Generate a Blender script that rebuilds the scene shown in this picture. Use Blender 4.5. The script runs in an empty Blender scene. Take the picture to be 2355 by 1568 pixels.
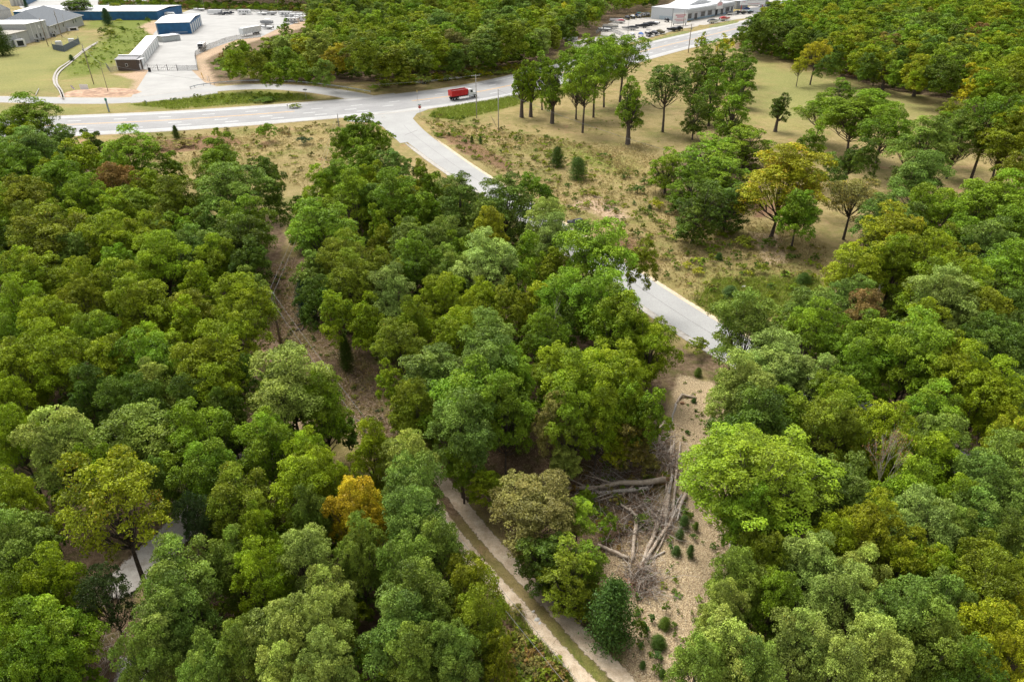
import bpy, bmesh, math, random
import numpy as np
from mathutils import Vector, Matrix
PI = math.pi
scene = bpy.context.scene
COL = scene.collection
# ---------------------------------------------------------------- camera
CAM_H = 48.0
PITCH = math.radians(31.0)
FPX = 1569.0            # focal length in pixels of a 2354 px wide view
cam_d = bpy.data.cameras.new('camera')
cam_d.sensor_width = 36.0
cam_d.lens = 36.0 * FPX / 2354.0
cam_d.clip_end = 6000
cam = bpy.data.objects.new('camera', cam_d)
COL.objects.link(cam)
cam.location = (0, 0, CAM_H)
cam.rotation_euler = (PI / 2 - PITCH, 0, 0)
scene.camera = cam
# ---------------------------------------------------------------- sky, sun, exposure
SUN_EL, SUN_AZ = 56.0, -35.0      # azimuth measured clockwise from +Y (ahead of the camera)
world = bpy.data.worlds.new("World")
scene.world = world
world.use_nodes = True
wn = world.node_tree
wn.nodes.clear()
w_out = wn.nodes.new('ShaderNodeOutputWorld')
w_bg = wn.nodes.new('ShaderNodeBackground')
w_sky = wn.nodes.new('ShaderNodeTexSky')
w_hs = wn.nodes.new('ShaderNodeHueSaturation')
w_sky.sky_type = 'NISHITA'
w_sky.sun_disc = False
w_sky.sun_elevation = math.radians(SUN_EL)
w_sky.sun_rotation = math.radians(SUN_AZ)
w_sky.dust_density = 4.0
w_sky.air_density = 1.2
w_sky.ozone_density = 1.0
w_hs.inputs['Saturation'].default_value = 0.12
w_bg.inputs['Strength'].default_value = 0.15
wn.links.new(w_sky.outputs[0], w_hs.inputs['Color'])
wn.links.new(w_hs.outputs[0], w_bg.inputs['Color'])
wn.links.new(w_bg.outputs[0], w_out.inputs['Surface'])
sun_d = bpy.data.lights.new('sun', 'SUN')
sun_d.energy = 2.0
sun_d.angle = math.radians(34)
sun_d.color = (1.0, 0.96, 0.9)
sun = bpy.data.objects.new('sun', sun_d)
COL.objects.link(sun)
_el, _az = math.radians(SUN_EL), math.radians(SUN_AZ)
_dir = Vector((math.sin(_az) * math.cos(_el), math.cos(_az) * math.cos(_el), math.sin(_el)))
sun.rotation_euler = _dir.to_track_quat('Z', 'Y').to_euler()
scene.view_settings.view_transform = 'Standard'
scene.view_settings.look = 'None'
scene.view_settings.gamma = 1
scene.view_settings.use_curve_mapping = False
scene.view_settings.exposure = 0.62
scene.cycles.max_bounces = 6
scene.cycles.diffuse_bounces = 1
scene.cycles.glossy_bounces = 2
scene.cycles.transmission_bounces = 3
scene.cycles.use_denoising = True
# ---------------------------------------------------------------- picture coordinates to the world
CT, ST = math.cos(PITCH), math.sin(PITCH)
def ray(u, v):
    x, y = (u - 1177.0) / FPX, -(v - 784.0) / FPX
    return Vector((x, CT + y * ST, -ST + y * CT))
def G(u, v, z=0.0):
    d = ray(u, v)
    t = (z - CAM_H) / d.z
    return Vector((d.x * t, d.y * t, z))
def depth_of(p):           # depth along the view axis
    return p[1] * CT + (CAM_H - p[2]) * ST
def mpp(p):                # metres per picture pixel at a point
    return depth_of(p) / FPX
def proj(p):
    d = depth_of(p)
    yc = p[1] * ST + (p[2] - CAM_H) * CT
    return (1177 + FPX * p[0] / d, 784 - FPX * yc / d)
def height_to(base, vtop):  # height over the ground point BASE that reaches picture row VTOP
    d = ray(1177, vtop)
    return CAM_H + base.y * d.z / d.y
# ---------------------------------------------------------------- materials
MATS = {}
def mat(name, col, rough=0.7, metal=0.0, vary=0.12, scale=2.0, bump=0.0, spec=0.3, col2=None):
    if name in MATS: return MATS[name]
    m = bpy.data.materials.new(name); m.use_nodes = True
    nt = m.node_tree; b = nt.nodes['Principled BSDF']
    b.inputs['Roughness'].default_value = rough
    b.inputs['Metallic'].default_value = metal
    b.inputs['Specular IOR Level'].default_value = spec
    tc = nt.nodes.new('ShaderNodeTexCoord')
    nz = nt.nodes.new('ShaderNodeTexNoise'); nz.inputs['Scale'].default_value = scale
    nz.inputs['Detail'].default_value = 6
    nt.links.new(tc.outputs['Object'], nz.inputs['Vector'])
    mix = nt.nodes.new('ShaderNodeMix'); mix.data_type = 'RGBA'
    c2 = col2 if col2 else tuple(max(0, c * (1 - 2.2 * vary)) for c in col)
    c1 = col if col2 else tuple(min(1, c * (1 + vary)) for c in col)
    rp = nt.nodes.new('ShaderNodeMapRange'); rp.inputs[1].default_value = .3; rp.inputs[2].default_value = .7
    nt.links.new(nz.outputs['Fac'], rp.inputs[0])
    mix.inputs[6].default_value = (*c1, 1); mix.inputs[7].default_value = (*c2, 1)
    nt.links.new(rp.outputs[0], mix.inputs[0])
    nt.links.new(mix.outputs[2], b.inputs['Base Color'])
    if bump:
        bp = nt.nodes.new('ShaderNodeBump'); bp.inputs['Strength'].default_value = bump
        nt.links.new(nz.outputs['Fac'], bp.inputs['Height']); nt.links.new(bp.outputs[0], b.inputs['Normal'])
    MATS[name] = m
    return m
def leaf_material(name, transl=0.13, tip=(0.40, 0.29, 0.02), inst=False):
    """foliage: colour from the object's own colour, leaf to leaf variation, a share of turning leaves"""
    m = bpy.data.materials.new(name); m.use_nodes = True
    nt = m.node_tree; nt.nodes.clear(); N = nt.nodes.new; L = nt.links.new
    out = N('ShaderNodeOutputMaterial'); oi = N('ShaderNodeObjectInfo')
    at = N('ShaderNodeAttribute'); at.attribute_name = 'lv'
    sp = N('ShaderNodeSeparateColor'); L(at.outputs['Color'], sp.inputs[0])
    # hue and brightness
    hs = N('ShaderNodeHueSaturation')
    if inst:      # colour carried by each scattered tree
        ic = N('ShaderNodeAttribute'); ic.attribute_type = 'INSTANCER'; ic.attribute_name = 'tcol'; c_out = ic.outputs['Color']
        ish = N('ShaderNodeAttribute'); ish.attribute_type = 'INSTANCER'; ish.attribute_name = 'turn'; a_out = ish.outputs['Fac']
    else: c_out, a_out = oi.outputs['Color'], oi.outputs['Alpha']
    L(c_out, hs.inputs['Color'])
    mh = N('ShaderNodeMapRange'); mh.inputs[3].default_value = .486; mh.inputs[4].default_value = .52
    L(sp.outputs[1], mh.inputs[0]); L(mh.outputs[0], hs.inputs['Hue'])
    mv = N('ShaderNodeMapRange'); mv.inputs[3].default_value = .5; mv.inputs[4].default_value = 1.75
    L(sp.outputs[0], mv.inputs[0]); L(mv.outputs[0], hs.inputs['Value'])
    # turning leaves: share = alpha of the object colour
    ma = N('ShaderNodeMath'); ma.operation = 'LESS_THAN'
    L(sp.outputs[2], ma.inputs[0]); L(a_out, ma.inputs[1])
    mx = N('ShaderNodeMix'); mx.data_type = 'RGBA'
    L(ma.outputs[0], mx.inputs[0]); L(hs.outputs[0], mx.inputs[6])
    tipn = N('ShaderNodeHueSaturation'); tipn.inputs['Color'].default_value = (*tip, 1)
    L(mv.outputs[0], tipn.inputs['Value']); L(tipn.outputs[0], mx.inputs[7])
    d = N('ShaderNodeBsdfDiffuse'); t = N('ShaderNodeBsdfTranslucent'); g = N('ShaderNodeBsdfGlossy')
    g.inputs['Roughness'].default_value = .5; g.inputs['Color'].default_value = (.75, .8, .85, 1)
    L(mx.outputs[2], d.inputs['Color'])
    ts = N('ShaderNodeHueSaturation'); ts.inputs['Saturation'].default_value = 1.1; ts.inputs['Value'].default_value = 1.15
    L(mx.outputs[2], ts.inputs['Color']); L(ts.outputs[0], t.inputs['Color'])
    m1 = N('ShaderNodeMixShader'); m1.inputs[0].default_value = transl
    L(d.outputs[0], m1.inputs[1]); L(t.outputs[0], m1.inputs[2])
    m2 = N('ShaderNodeMixShader'); m2.inputs[0].default_value = .02
    L(m1.outputs[0], m2.inputs[1]); L(g.outputs[0], m2.inputs[2])
    L(m2.outputs[0], out.inputs['Surface'])
    MATS[name] = m
    return m
LEAF = leaf_material('leaves'); LEAF_I = leaf_material('woodland_leaves', inst=True)
BARK = mat('bark', (.13, .105, .085), .95, vary=.3, scale=6, bump=.6)
BARK_PALE = mat('pale_bark', (.52, .46, .39), .9, vary=.25, scale=5, bump=.4)
BARK_TAN = mat('debarked_wood', (.42, .30, .20), .9, scale=3, bump=.4, col2=(.24, .19, .16))
# ---------------------------------------------------------------- object helpers
def tag(o, label=None, cat=None, group=None, kind=None):
    if label: o['label'] = label
    if cat: o['category'] = cat
    if group: o['group'] = group
    if kind: o['kind'] = kind
    return o
def empty(name, loc, rz=0.0):
    o = bpy.data.objects.new(name, None); COL.objects.link(o)
    o.location = loc; o.rotation_euler = (0, 0, rz); o.empty_display_size = .3
    return o
def thing(name, label, cat, loc, rz=0.0, group=None):
    return tag(empty(name, loc, rz), label, cat, group)
def link_mesh(name, me, m=None, parent=None):
    o = bpy.data.objects.new(name, me); COL.objects.link(o)
    if m and not me.materials: me.materials.append(m)
    if parent: o.parent = parent
    return o
def copy_tree(o, parent=None):
    c = o.copy(); COL.objects.link(c)
    if parent: c.parent = parent
    for ch in list(o.children): copy_tree(ch, c)
    return c
def struct(o): o['kind'] = 'structure'; return o
class MB:
    def __init__(s): s.v = []; s.f = []
    def add(s, vs, fs):
        n = len(s.v); s.v += [tuple(p) for p in vs]; s.f += [tuple(i + n for i in f) for f in fs]; return s
    def box(s, c, d, rz=0.0, taper=1.0):
        x, y, z = d[0] / 2, d[1] / 2, d[2] / 2
        vs = []
        for k, sz in ((1, -1), (taper, 1)):
            for a, b in ((-1, -1), (1, -1), (1, 1), (-1, 1)):
                px, py = a * x * k, b * y * k
                vs.append((c[0] + px * math.cos(rz) - py * math.sin(rz), c[1] + px * math.sin(rz) + py * math.cos(rz), c[2] + sz * z))
        return s.add(vs, [(0, 3, 2, 1), (4, 5, 6, 7), (0, 1, 5, 4), (1, 2, 6, 5), (2, 3, 7, 6), (3, 0, 4, 7)])
    def tube(s, pts, rs, n=7, cap=True):
        pts = [Vector(p) for p in pts]
        if not hasattr(rs, '__len__'): rs = [rs] * len(pts)
        rings = []
        for i, p in enumerate(pts):
            a = pts[max(0, i - 1)]; b = pts[min(len(pts) - 1, i + 1)]
            t = (b - a).normalized() if (b - a).length > 1e-6 else Vector((0, 0, 1))
            q = t.orthogonal().normalized() if i == 0 else (q - t * q.dot(t)).normalized()
            w = t.cross(q)
            rings.append([p + (q * math.cos(2 * PI * k / n) + w * math.sin(2 * PI * k / n)) * rs[i] for k in range(n)])
        vs = [v for r in rings for v in r]; fs = []
        for i in range(len(pts) - 1):
            for k in range(n):
                fs.append((i * n + k, i * n + (k + 1) % n, (i + 1) * n + (k + 1) % n, (i + 1) * n + k))
        if cap: fs += [tuple(range(n - 1, -1, -1)), tuple((len(pts) - 1) * n + k for k in range(n))]
        return s.add(vs, fs)
    def prism(s, poly, z0, z1):      # vertical prism over an xy polygon
        n = len(poly)
        vs = [(p[0], p[1], z0) for p in poly] + [(p[0], p[1], z1) for p in poly]
        fs = [tuple(range(n - 1, -1, -1)), tuple(range(n, 2 * n))] + [(i, (i + 1) % n, (i + 1) % n + n, i + n) for i in range(n)]
        return s.add(vs, fs)
    def extr(s, prof, y0, y1):       # profile in xz pulled along y
        n = len(prof)
        vs = [(p[0], y0, p[1]) for p in prof] + [(p[0], y1, p[1]) for p in prof]
        fs = [tuple(range(n)), tuple(range(2 * n - 1, n - 1, -1))] + [(i + n, (i + 1) % n + n, (i + 1) % n, i) for i in range(n)]
        return s.add(vs, fs)
    def wheel(s, c, r, w, n=14):     # axle along y
        return s.tube([(c[0], c[1] - w / 2, c[2]), (c[0], c[1] + w / 2, c[2])], r, n)
    def loft(s, secs, cap=True):
        n = len(secs[0]); vs = [p for r in secs for p in r]; fs = []
        for i in range(len(secs) - 1):
            for k in range(n):
                fs.append((i * n + k, i * n + (k + 1) % n, (i + 1) * n + (k + 1) % n, (i + 1) * n + k))
        if cap: fs += [tuple(range(n - 1, -1, -1)), tuple((len(secs) - 1) * n + k for k in range(n))]
        return s.add(vs, fs)
    def build(s, name, m, parent=None, smooth=False, bevel=0.0):
        me = bpy.data.meshes.new(name); me.from_pydata(s.v, [], s.f); me.update()
        bm = bmesh.new(); bm.from_mesh(me); bmesh.ops.recalc_face_normals(bm, faces=bm.faces[:])
        if bevel: bmesh.ops.bevel(bm, geom=bm.edges[:], offset=bevel, segments=2, affect='EDGES')
        bm.to_mesh(me); bm.free()
        if smooth: me.polygons.foreach_set('use_smooth', [True] * len(me.polygons))
        return link_mesh(name, me, m, parent)
def np_mesh(name, verts, nper, attr=None, sizes=None):
    """mesh of separate faces of NPER corners each, verts (n*nper, 3); ATTR per face colours"""
    nf = len(verts) // nper
    me = bpy.data.meshes.new(name)
    me.vertices.add(len(verts)); me.vertices.foreach_set('co', verts.astype(np.float32).ravel())
    me.loops.add(len(verts)); me.loops.foreach_set('vertex_index', np.arange(len(verts), dtype=np.int32))
    me.polygons.add(nf)
    me.polygons.foreach_set('loop_start', np.arange(0, len(verts), nper, dtype=np.int32))
    me.update(calc_edges=True)
    if attr is not None:
        a = me.attributes.new('lv', 'FLOAT_COLOR', 'FACE')
        a.data.foreach_set('color', np.c_[attr, np.ones(nf)].astype(np.float32).ravel())
    return me
# ---------------------------------------------------------------- polygons
def GP(pts, z=0.0): return [G(u, v, z) for u, v in pts]
def inside(P, poly):
    x, y = P[:, 0], P[:, 1]; c = np.zeros(len(P), bool)
    n = len(poly); j = n - 1
    for i in range(n):
        xi, yi, xj, yj = poly[i][0], poly[i][1], poly[j][0], poly[j][1]
        k = ((yi > y) != (yj > y))
        with np.errstate(divide='ignore', invalid='ignore'):
            c ^= k & (x < (xj - xi) * (y - yi) / (yj - yi + 1e-12) + xi)
        j = i
    return c
def segdist(P, a, b):
    a = np.array(a[:2]); b = np.array(b[:2]); d = b - a
    t = np.clip(((P[:, :2] - a) @ d) / max(d @ d, 1e-9), 0, 1)
    return np.hypot(P[:, 0] - a[0] - t * d[0], P[:, 1] - a[1] - t * d[1])
def sdist(P, poly):          # signed, positive inside
    d = np.full(len(P), 1e9)
    for i in range(len(poly)): d = np.minimum(d, segdist(P, poly[i - 1], poly[i]))
    return np.where(inside(P, poly), d, -d)
def smooth_path(pts, step=3.0):
    """centripetal curve through world points, resampled"""
    pts = [Vector((p[0], p[1], 0)) for p in pts]
    out = []
    for i in range(len(pts) - 1):
        p0 = pts[max(0, i - 1)]; p1 = pts[i]; p2 = pts[i + 1]; p3 = pts[min(len(pts) - 1, i + 2)]
        n = max(2, int((p2 - p1).length / step))
        for k in range(n):
            t = k / n
            out.append(.5 * ((2 * p1) + (p2 - p0) * t + (2 * p0 - 5 * p1 + 4 * p2 - p3) * t * t + (3 * p1 - p0 - 3 * p2 + p3) * t ** 3))
    out.append(pts[-1])
    return out
def offset_path(path, off):
    out = []
    for i, p in enumerate(path):
        a = path[max(0, i - 1)]; b = path[min(len(path) - 1, i + 1)]
        t = (b - a).normalized(); n = Vector((-t.y, t.x, 0))
        out.append(p + n * (off[i] if hasattr(off, '__len__') else off))
    return out
def strip(name, path, o0, o1, z, m, kind='structure', thick=0.0):
    A = offset_path(path, o0); B = offset_path(path, o1)   # offsets may be one number or one per point
    vs = [(p.x, p.y, z) for p in A] + [(p.x, p.y, z) for p in B]; n = len(A)
    fs = [(i, i + 1, n + i + 1, n + i) for i in range(n - 1)]
    b = MB().add(vs, fs).build(name, m)
    b['kind'] = kind
    return b
def sheet(name, poly, z, m):
    me = bpy.data.meshes.new(name)
    bm = bmesh.new(); vs = [bm.verts.new((p[0], p[1], z)) for p in poly]; f = bm.faces.new(vs)
    if f.normal.z < 0: f.normal_flip()
    bmesh.ops.triangulate(bm, faces=bm.faces[:]); bm.to_mesh(me); bm.free()
    o = link_mesh(name, me, m); o['kind'] = 'structure'
    return o
# ================================================================ GROUND AND ROADS
HW = smooth_path(GP([(-260, 308), (120, 290.5), (400, 277.5), (678, 258), (947, 233), (1179, 196), (1489, 116), (1681, 70), (1830, 33), (2050, -18)]), 5)
SIDE = smooth_path(GP([(905, 262), (945, 305), (1010, 355), (1075, 400), (1200, 480), (1400, 613), (1620, 758), (1866, 889), (2200, 1075), (2420, 1200)]), 4)
FRONT = smooth_path(GP([(-200, 226), (0, 229), (160, 232), (290, 231), (400, 218.5), (500, 205), (600, 200), (680, 203), (760, 212), (830, 225), (900, 246)]), 4)
HW_W, SIDE_W, FR_W = 12.6, 4.0, 4.1     # half widths
TR = smooth_path(GP([(940, 1040), (1016, 1145), (1086, 1235), (1156, 1315), (1256, 1420), (1336, 1510), (1396, 1568), (1500, 1680)]), 1.0)
LOT = GP([(316, 158), (320, 150), (345, 112), (358, 96), (352, 80), (380, 46), (440, 22), (560, 22), (700, 28), (706, 47), (640, 66), (600, 86), (545, 92), (484, 113), (450, 128), (455, 162), (340, 162)])
DRIVE = GP([(342, 162), (440, 162), (470, 190), (500, 200), (500, 216), (420, 228), (300, 238), (300, 226), (318, 200)])
DEALER = GP([(1300, 98), (1380, 84), (1385, 62), (1420, 45), (1500, 40), (1575, 52), (1700, 25), (1790, -10), (1890, -10), (1800, 30), (1735, 40), (1690, 46), (1600, 62), (1560, 68), (1480, 92), (1400, 112), (1340, 122)])
LOT_L = GP([(60, 35), (200, 22), (330, 22), (340, -6), (60, -6), (40, 10)])
FOREST_G = {
 'left': [(-200, 400), (0, 372), (150, 350), (235, 355), (330, 390), (420, 450), (470, 500), (560, 520), (640, 480), (655, 560), (640, 640), (600, 700), (590, 850), (600, 960), (620, 1130), (520, 1190), (360, 1230), (300, 1420), (180, 1650), (-300, 1650)],
 'bottom': [(560, 1180), (700, 1130), (840, 1080), (930, 1060), (1010, 1160), (1060, 1290), (1150, 1440), (1185, 1700), (300, 1700), (330, 1500), (400, 1380)],
 'center': [(690, 560), (720, 470), (830, 390), (900, 370), (960, 430), (1060, 500), (1180, 560), (1330, 680), (1500, 800), (1530, 860), (1540, 1010), (1500, 1150), (1470, 1290), (1390, 1390), (1290, 1350), (1180, 1260), (1080, 1110), (960, 1020), (830, 900), (740, 760), (690, 690), (660, 640)],
 'right': [(1610, 830), (1700, 760), (1900, 720), (1900, 640), (1960, 560), (2130, 480), (2600, 470), (2900, 1700), (1640, 1700), (1680, 1500), (1660, 1290), (1660, 1160), (1650, 960)],
 'back': [(470, 195), (455, 165), (480, 118), (560, 98), (650, 72), (700, 40), (700, 18), (230, 14), (100, -25), (1800, -60), (1480, 28), (1400, 55), (1380, 80), (1290, 110), (1250, 150), (1100, 163), (900, 190), (720, 190)],
 'back_right': [(1690, 112), (1700, 70), (1850, 0), (2000, -50), (3000, -70), (3000, 260), (2354, 300), (2200, 232), (2030, 205), (1900, 165), (1780, 130)],
 'clump': [(1500, 400), (1600, 330), (1720, 330), (1760, 420), (1700, 500), (1640, 530), (1540, 470)],
}
FG = {k: GP(v) for k, v in FOREST_G.items()}
M_green = [GP(p) for p in ([(330, 40), (420, 60), (365, 80), (345, 95), (262, 150), (230, 170), (160, 180), (130, 160), (210, 110), (250, 80), (240, 50)],
   [(190, 50), (250, 45), (260, 60), (200, 70)],
   [(300, 240), (500, 214), (600, 208), (690, 216), (720, 226), (560, 240), (380, 252)],
   [(1000, 252), (1180, 218), (1260, 205), (1330, 200), (1200, 235), (1120, 262), (1050, 275), (990, 270)],
   [(1720, 140), (1850, 170), (2000, 205), (2140, 245), (2090, 280), (1980, 250), (1800, 300), (1740, 260), (1730, 190)],
   [(1300, 330), (1370, 350), (1430, 390), (1400, 395), (1320, 365)],
   [(1640, 640), (1750, 620), (1880, 640), (1900, 700), (1760, 740), (1680, 740), (1610, 700)],
   [(1290, 1500), (1320, 1470), (1420, 1580), (1330, 1600)], [(1480, 1450), (1560, 1400), (1600, 1480), (1500, 1560)])]
M_clay = [GP(p) for p in ([(258, 170), (300, 168), (330, 150), (345, 164), (345, 180), (312, 215), (300, 230), (190, 228), (185, 212), (225, 207), (300, 206), (310, 185)],
   [(405, 164), (455, 160), (440, 128), (480, 108), (560, 90), (640, 66), (690, 40), (720, 38), (700, 64), (630, 82), (500, 122), (470, 140), (490, 175), (500, 200), (480, 200)],
   [(320, 60), (360, 45), (380, 60), (362, 84), (345, 80)],
   [(1310, 470), (1370, 450), (1450, 500), (1420, 515), (1370, 490)],
   [(590, 775), (630, 790), (660, 830), (770, 960), (700, 1010), (640, 960), (600, 850)],
   [(360, 1150), (500, 1050), (640, 1010), (760, 1000), (640, 1100), (480, 1180)],
   [(330, 1340), (420, 1300), (440, 1400), (350, 1500)])]
M_chips = [GP(p) for p in ([(1560, 860), (1640, 880), (1680, 960), (1660, 1060), (1700, 1200), (1690, 1300), (1660, 1440), (1640, 1620), (1440, 1620), (1440, 1500), (1400, 1370), (1380, 1280), (1480, 1200), (1560, 1100), (1530, 1000), (1540, 930)],
   [(1720, 530), (1790, 540), (1810, 600), (1760, 610)])]
M_lit = [FG[k] for k in FG if k != 'back_right'] + [FG['back_right']] + [GP(p) for p in (
   [(590, 620), (680, 590), (700, 650), (760, 780), (850, 880), (960, 1030), (1080, 1130), (1060, 1200), (900, 1080), (780, 960), (600, 860)],
   [(1130, 1400), (1220, 1420), (1330, 1620), (1150, 1620)], [(150, 1380), (330, 1320), (360, 1620), (60, 1620)],
   [(1380, 1340), (1440, 1420), (1480, 1620), (1390, 1600), (1330, 1450), (1300, 1370)],
   [(1500, 850), (1560, 790), (1620, 830), (1600, 900), (1540, 920)])]
M_red = [GP(p) for p in ([(1000, 300), (1060, 310), (1180, 380), (1160, 395), (1060, 350)], [(1380, 560), (1440, 540), (1520, 600), (1470, 620)])] + [GP(p) for p in ([(240, 335), (430, 318), (520, 310), (560, 330), (430, 350), (280, 365)], [(1700, 460), (1760, 450), (1800, 490), (1740, 500)])]
# ground grid, finer near the camera
ys = [2.0]
while ys[-1] < 130: ys.append(ys[-1] + .55)
while ys[-1] < 420: ys.append(ys[-1] + 1.3)
while ys[-1] < 4000: ys.append(ys[-1] * 1.035)
ys = np.array([-600, -200, -60, -20, -5] + ys)
xs = [0.0]
while xs[-1] < 70: xs.append(xs[-1] + .6)
while xs[-1] < 330: xs.append(xs[-1] + 1.7)
while xs[-1] < 3500: xs.append(xs[-1] * 1.1)
xs = np.array([-x for x in xs[:0:-1]] + xs)
X, Y = np.meshgrid(xs, ys); P = np.c_[X.ravel(), Y.ravel()]
def pathdist(P, path, every=2):
    d = np.full(len(P), 1e9); q = path[::every] + [path[-1]]
    for a, b in zip(q, q[1:]): d = np.minimum(d, segdist(P, a, b))
    return d
d_pave = np.minimum(np.minimum(pathdist(P, HW) - HW_W, pathdist(P, SIDE) - SIDE_W), pathdist(P, FRONT) - FR_W)
d_pave = np.minimum(d_pave, pathdist(P, TR, 3) - 2.6)
for pl in (LOT, DRIVE, DEALER, LOT_L): d_pave = np.minimum(d_pave, -sdist(P, pl))
def wob(P, s, seed):
    r = np.random.default_rng(seed); h = np.zeros(len(P))
    for k in range(6):
        a = r.uniform(0, 2 * PI); w = s * r.uniform(.6, 2.2)
        h += np.sin((P[:, 0] * math.cos(a) + P[:, 1] * math.sin(a)) * w + r.uniform(0, 6)) / 6
    return h
far_ok = np.clip(d_pave / 6, 0, 1)
Z = (wob(P, .35, 1) * .16 + wob(P, .12, 2) * .22) * far_ok - 0.03 * np.clip(1 - d_pave / 1, 0, 1)
def soft(polys, w):
    d = np.full(len(P), -1e9)
    for pl in polys: d = np.maximum(d, sdist(P, pl))
    return np.clip(.5 + d / (2 * w), 0, 1)
lawn_poly = M_green.pop(4)
masks = dict(lawn=soft([lawn_poly] + [GP(p) for p in ([(-60, 118), (60, 112), (190, 80), (230, 100), (170, 150), (140, 180), (150, 215), (-60, 218)], [(-60, 245), (200, 246), (300, 245), (200, 262), (-60, 270)], [(160, 178), (290, 175), (300, 205), (230, 206), (170, 215)])], 16), green=soft(M_green, 9), clay=soft(M_clay, 3.5), chips=soft(M_chips, 1.6), litter=soft(M_lit, 3), red=soft(M_red, 3))
nx, ny = len(xs), len(ys)
idx = np.arange(nx * ny).reshape(ny, nx)
F = np.stack([idx[:-1, :-1], idx[:-1, 1:], idx[1:, 1:], idx[1:, :-1]], -1).reshape(-1, 4)
gme = bpy.data.meshes.new('ground')
gme.vertices.add(nx * ny); gme.vertices.foreach_set('co', np.c_[P, Z].astype(np.float32).ravel())
gme.loops.add(F.size); gme.loops.foreach_set('vertex_index', F.ravel().astype(np.int32))
gme.polygons.add(len(F)); gme.polygons.foreach_set('loop_start', np.arange(0, F.size, 4, dtype=np.int32))
gme.update(calc_edges=True)
gme.polygons.foreach_set('use_smooth', [True] * len(gme.polygons))
for k, a in masks.items():
    at = gme.attributes.new('m_' + k, 'FLOAT', 'POINT'); at.data.foreach_set('value', a.astype(np.float32))
def ground_material():
    m = bpy.data.materials.new('ground'); m.use_nodes = True; nt = m.node_tree; b = nt.nodes['Principled BSDF']
    N = nt.nodes.new; L = nt.links.new
    b.inputs['Roughness'].default_value = .95; b.inputs['Specular IOR Level'].default_value = .1
    tc = N('ShaderNodeTexCoord')
    def noise(s, det=6, rough=.6, dist=0):
        n = N('ShaderNodeTexNoise'); n.inputs['Scale'].default_value = s; n.inputs['Detail'].default_value = det
        n.inputs['Roughness'].default_value = rough; n.inputs['Distortion'].default_value = dist
        L(tc.outputs['Object'], n.inputs['Vector']); return n.outputs['Fac']
    def ramp(fac, stops):
        r = N('ShaderNodeValToRGB'); e = r.color_ramp.elements
        e[0].position, e[0].color = stops[0][0], (*stops[0][1], 1); e[1].position, e[1].color = stops[-1][0], (*stops[-1][1], 1)
        for p, c in stops[1:-1]: q = e.new(p); q.color = (*c, 1)
        L(fac, r.inputs[0]); return r.outputs[0]
    def mix(f, a, c, mode='MIX'):
        x = N('ShaderNodeMix'); x.data_type = 'RGBA'; x.blend_type = mode
        if isinstance(f, float): x.inputs[0].default_value = f
        else: L(f, x.inputs[0])
        for s, i in ((a, 6), (c, 7)):
            if isinstance(s, tuple): x.inputs[i].default_value = (*s, 1)
            else: L(s, x.inputs[i])
        return x.outputs[2]
    def mrange(f, a, b_, c=0., d=1.):
        x = N('ShaderNodeMapRange'); L(f, x.inputs[0])
        for i, v in enumerate((a, b_, c, d)): x.inputs[i + 1].default_value = v
        return x.outputs[0]
    def mask(name, n, amt=.9, w=.1):
        a = N('ShaderNodeAttribute'); a.attribute_name = 'm_' + name
        s = N('ShaderNodeMath'); s.operation = 'MULTIPLY_ADD'; L(n, s.inputs[0]); s.inputs[1].default_value = amt; L(a.outputs['Fac'], s.inputs[2])
        return mrange(s.outputs[0], .5 + amt / 2 - w, .5 + amt / 2 + w)
    big, mid, fine, vf = noise(.035, 5), noise(.25, 7), noise(1.6, 8, .7), noise(9, 5, .75)
    dry = ramp(mid, [(.3, (.20, .165, .06)), (.45, (.30, .225, .105)), (.6, (.38, .28, .15)), (.75, (.23, .205, .065))])
    dry = mix(mrange(noise(.09, 6, .65), .52, .64), dry, ramp(fine, [(.35, (.13, .155, .035)), (.65, (.24, .22, .07))]))
    dry = mix(mrange(noise(.06, 6, .7, .6), .6, .68), dry, (.42, .27, .165))
    dry = mix(mrange(noise(.045, 7, .7, .4), .54, .66), dry, (.16, .15, .045))
    dry = mix(.35, dry, ramp(noise(.7, 8, .75, .8), [(.35, (.17, .15, .06)), (.5, (.30, .24, .11)), (.65, (.44, .35, .19))]))
    green = ramp(fine, [(.3, (.085, .125, .018)), (.5, (.15, .19, .03)), (.7, (.25, .25, .06))])
    lit = ramp(fine, [(.3, (.095, .062, .034)), (.5, (.18, .125, .078)), (.7, (.30, .22, .14))])
    lit = mix(mrange(noise(.3, 6, .7), .5, .68), lit, (.11, .115, .03))
    clay = ramp(fine, [(.3, (.34, .24, .15)), (.5, (.47, .34, .23)), (.7, (.58, .46, .34))])
    chips = ramp(vf, [(.35, (.20, .125, .075)), (.5, (.46, .35, .21)), (.64, (.62, .51, .33))])
    red = ramp(fine, [(.3, (.15, .085, .05)), (.7, (.30, .19, .11))])
    mix_n = noise(.5, 9, .72)
    dry = mix(mrange(noise(.16, 7, .7, .5), .60, .68), dry, (.38, .22, .14))
    dry = mix(1.0, dry, (.96, 1.0, .90), 'MULTIPLY')
    c = mix(mask('litter', mid), dry, lit)
    c = mix(mask('lawn', noise(.12, 8, .7), 1.4, .3), c, ramp(fine, [(.3, (.17, .19, .05)), (.5, (.25, .25, .085)), (.7, (.35, .31, .135))]))
    c = mix(mask('green', mix_n, 1.3, .25), c, green)
    c = mix(mask('red', mid), c, red)
    c = mix(mask('clay', mix_n, 1.2, .18), c, clay)
    c = mix(mask('chips', mid, .8, .12), c, chips)
    c = mix(1.0, c, ramp(vf, [(.3, (.62, .62, .62)), (.5, (.95, .95, .95)), (.7, (1.25, 1.2, 1.15))]), 'MULTIPLY')
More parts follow.
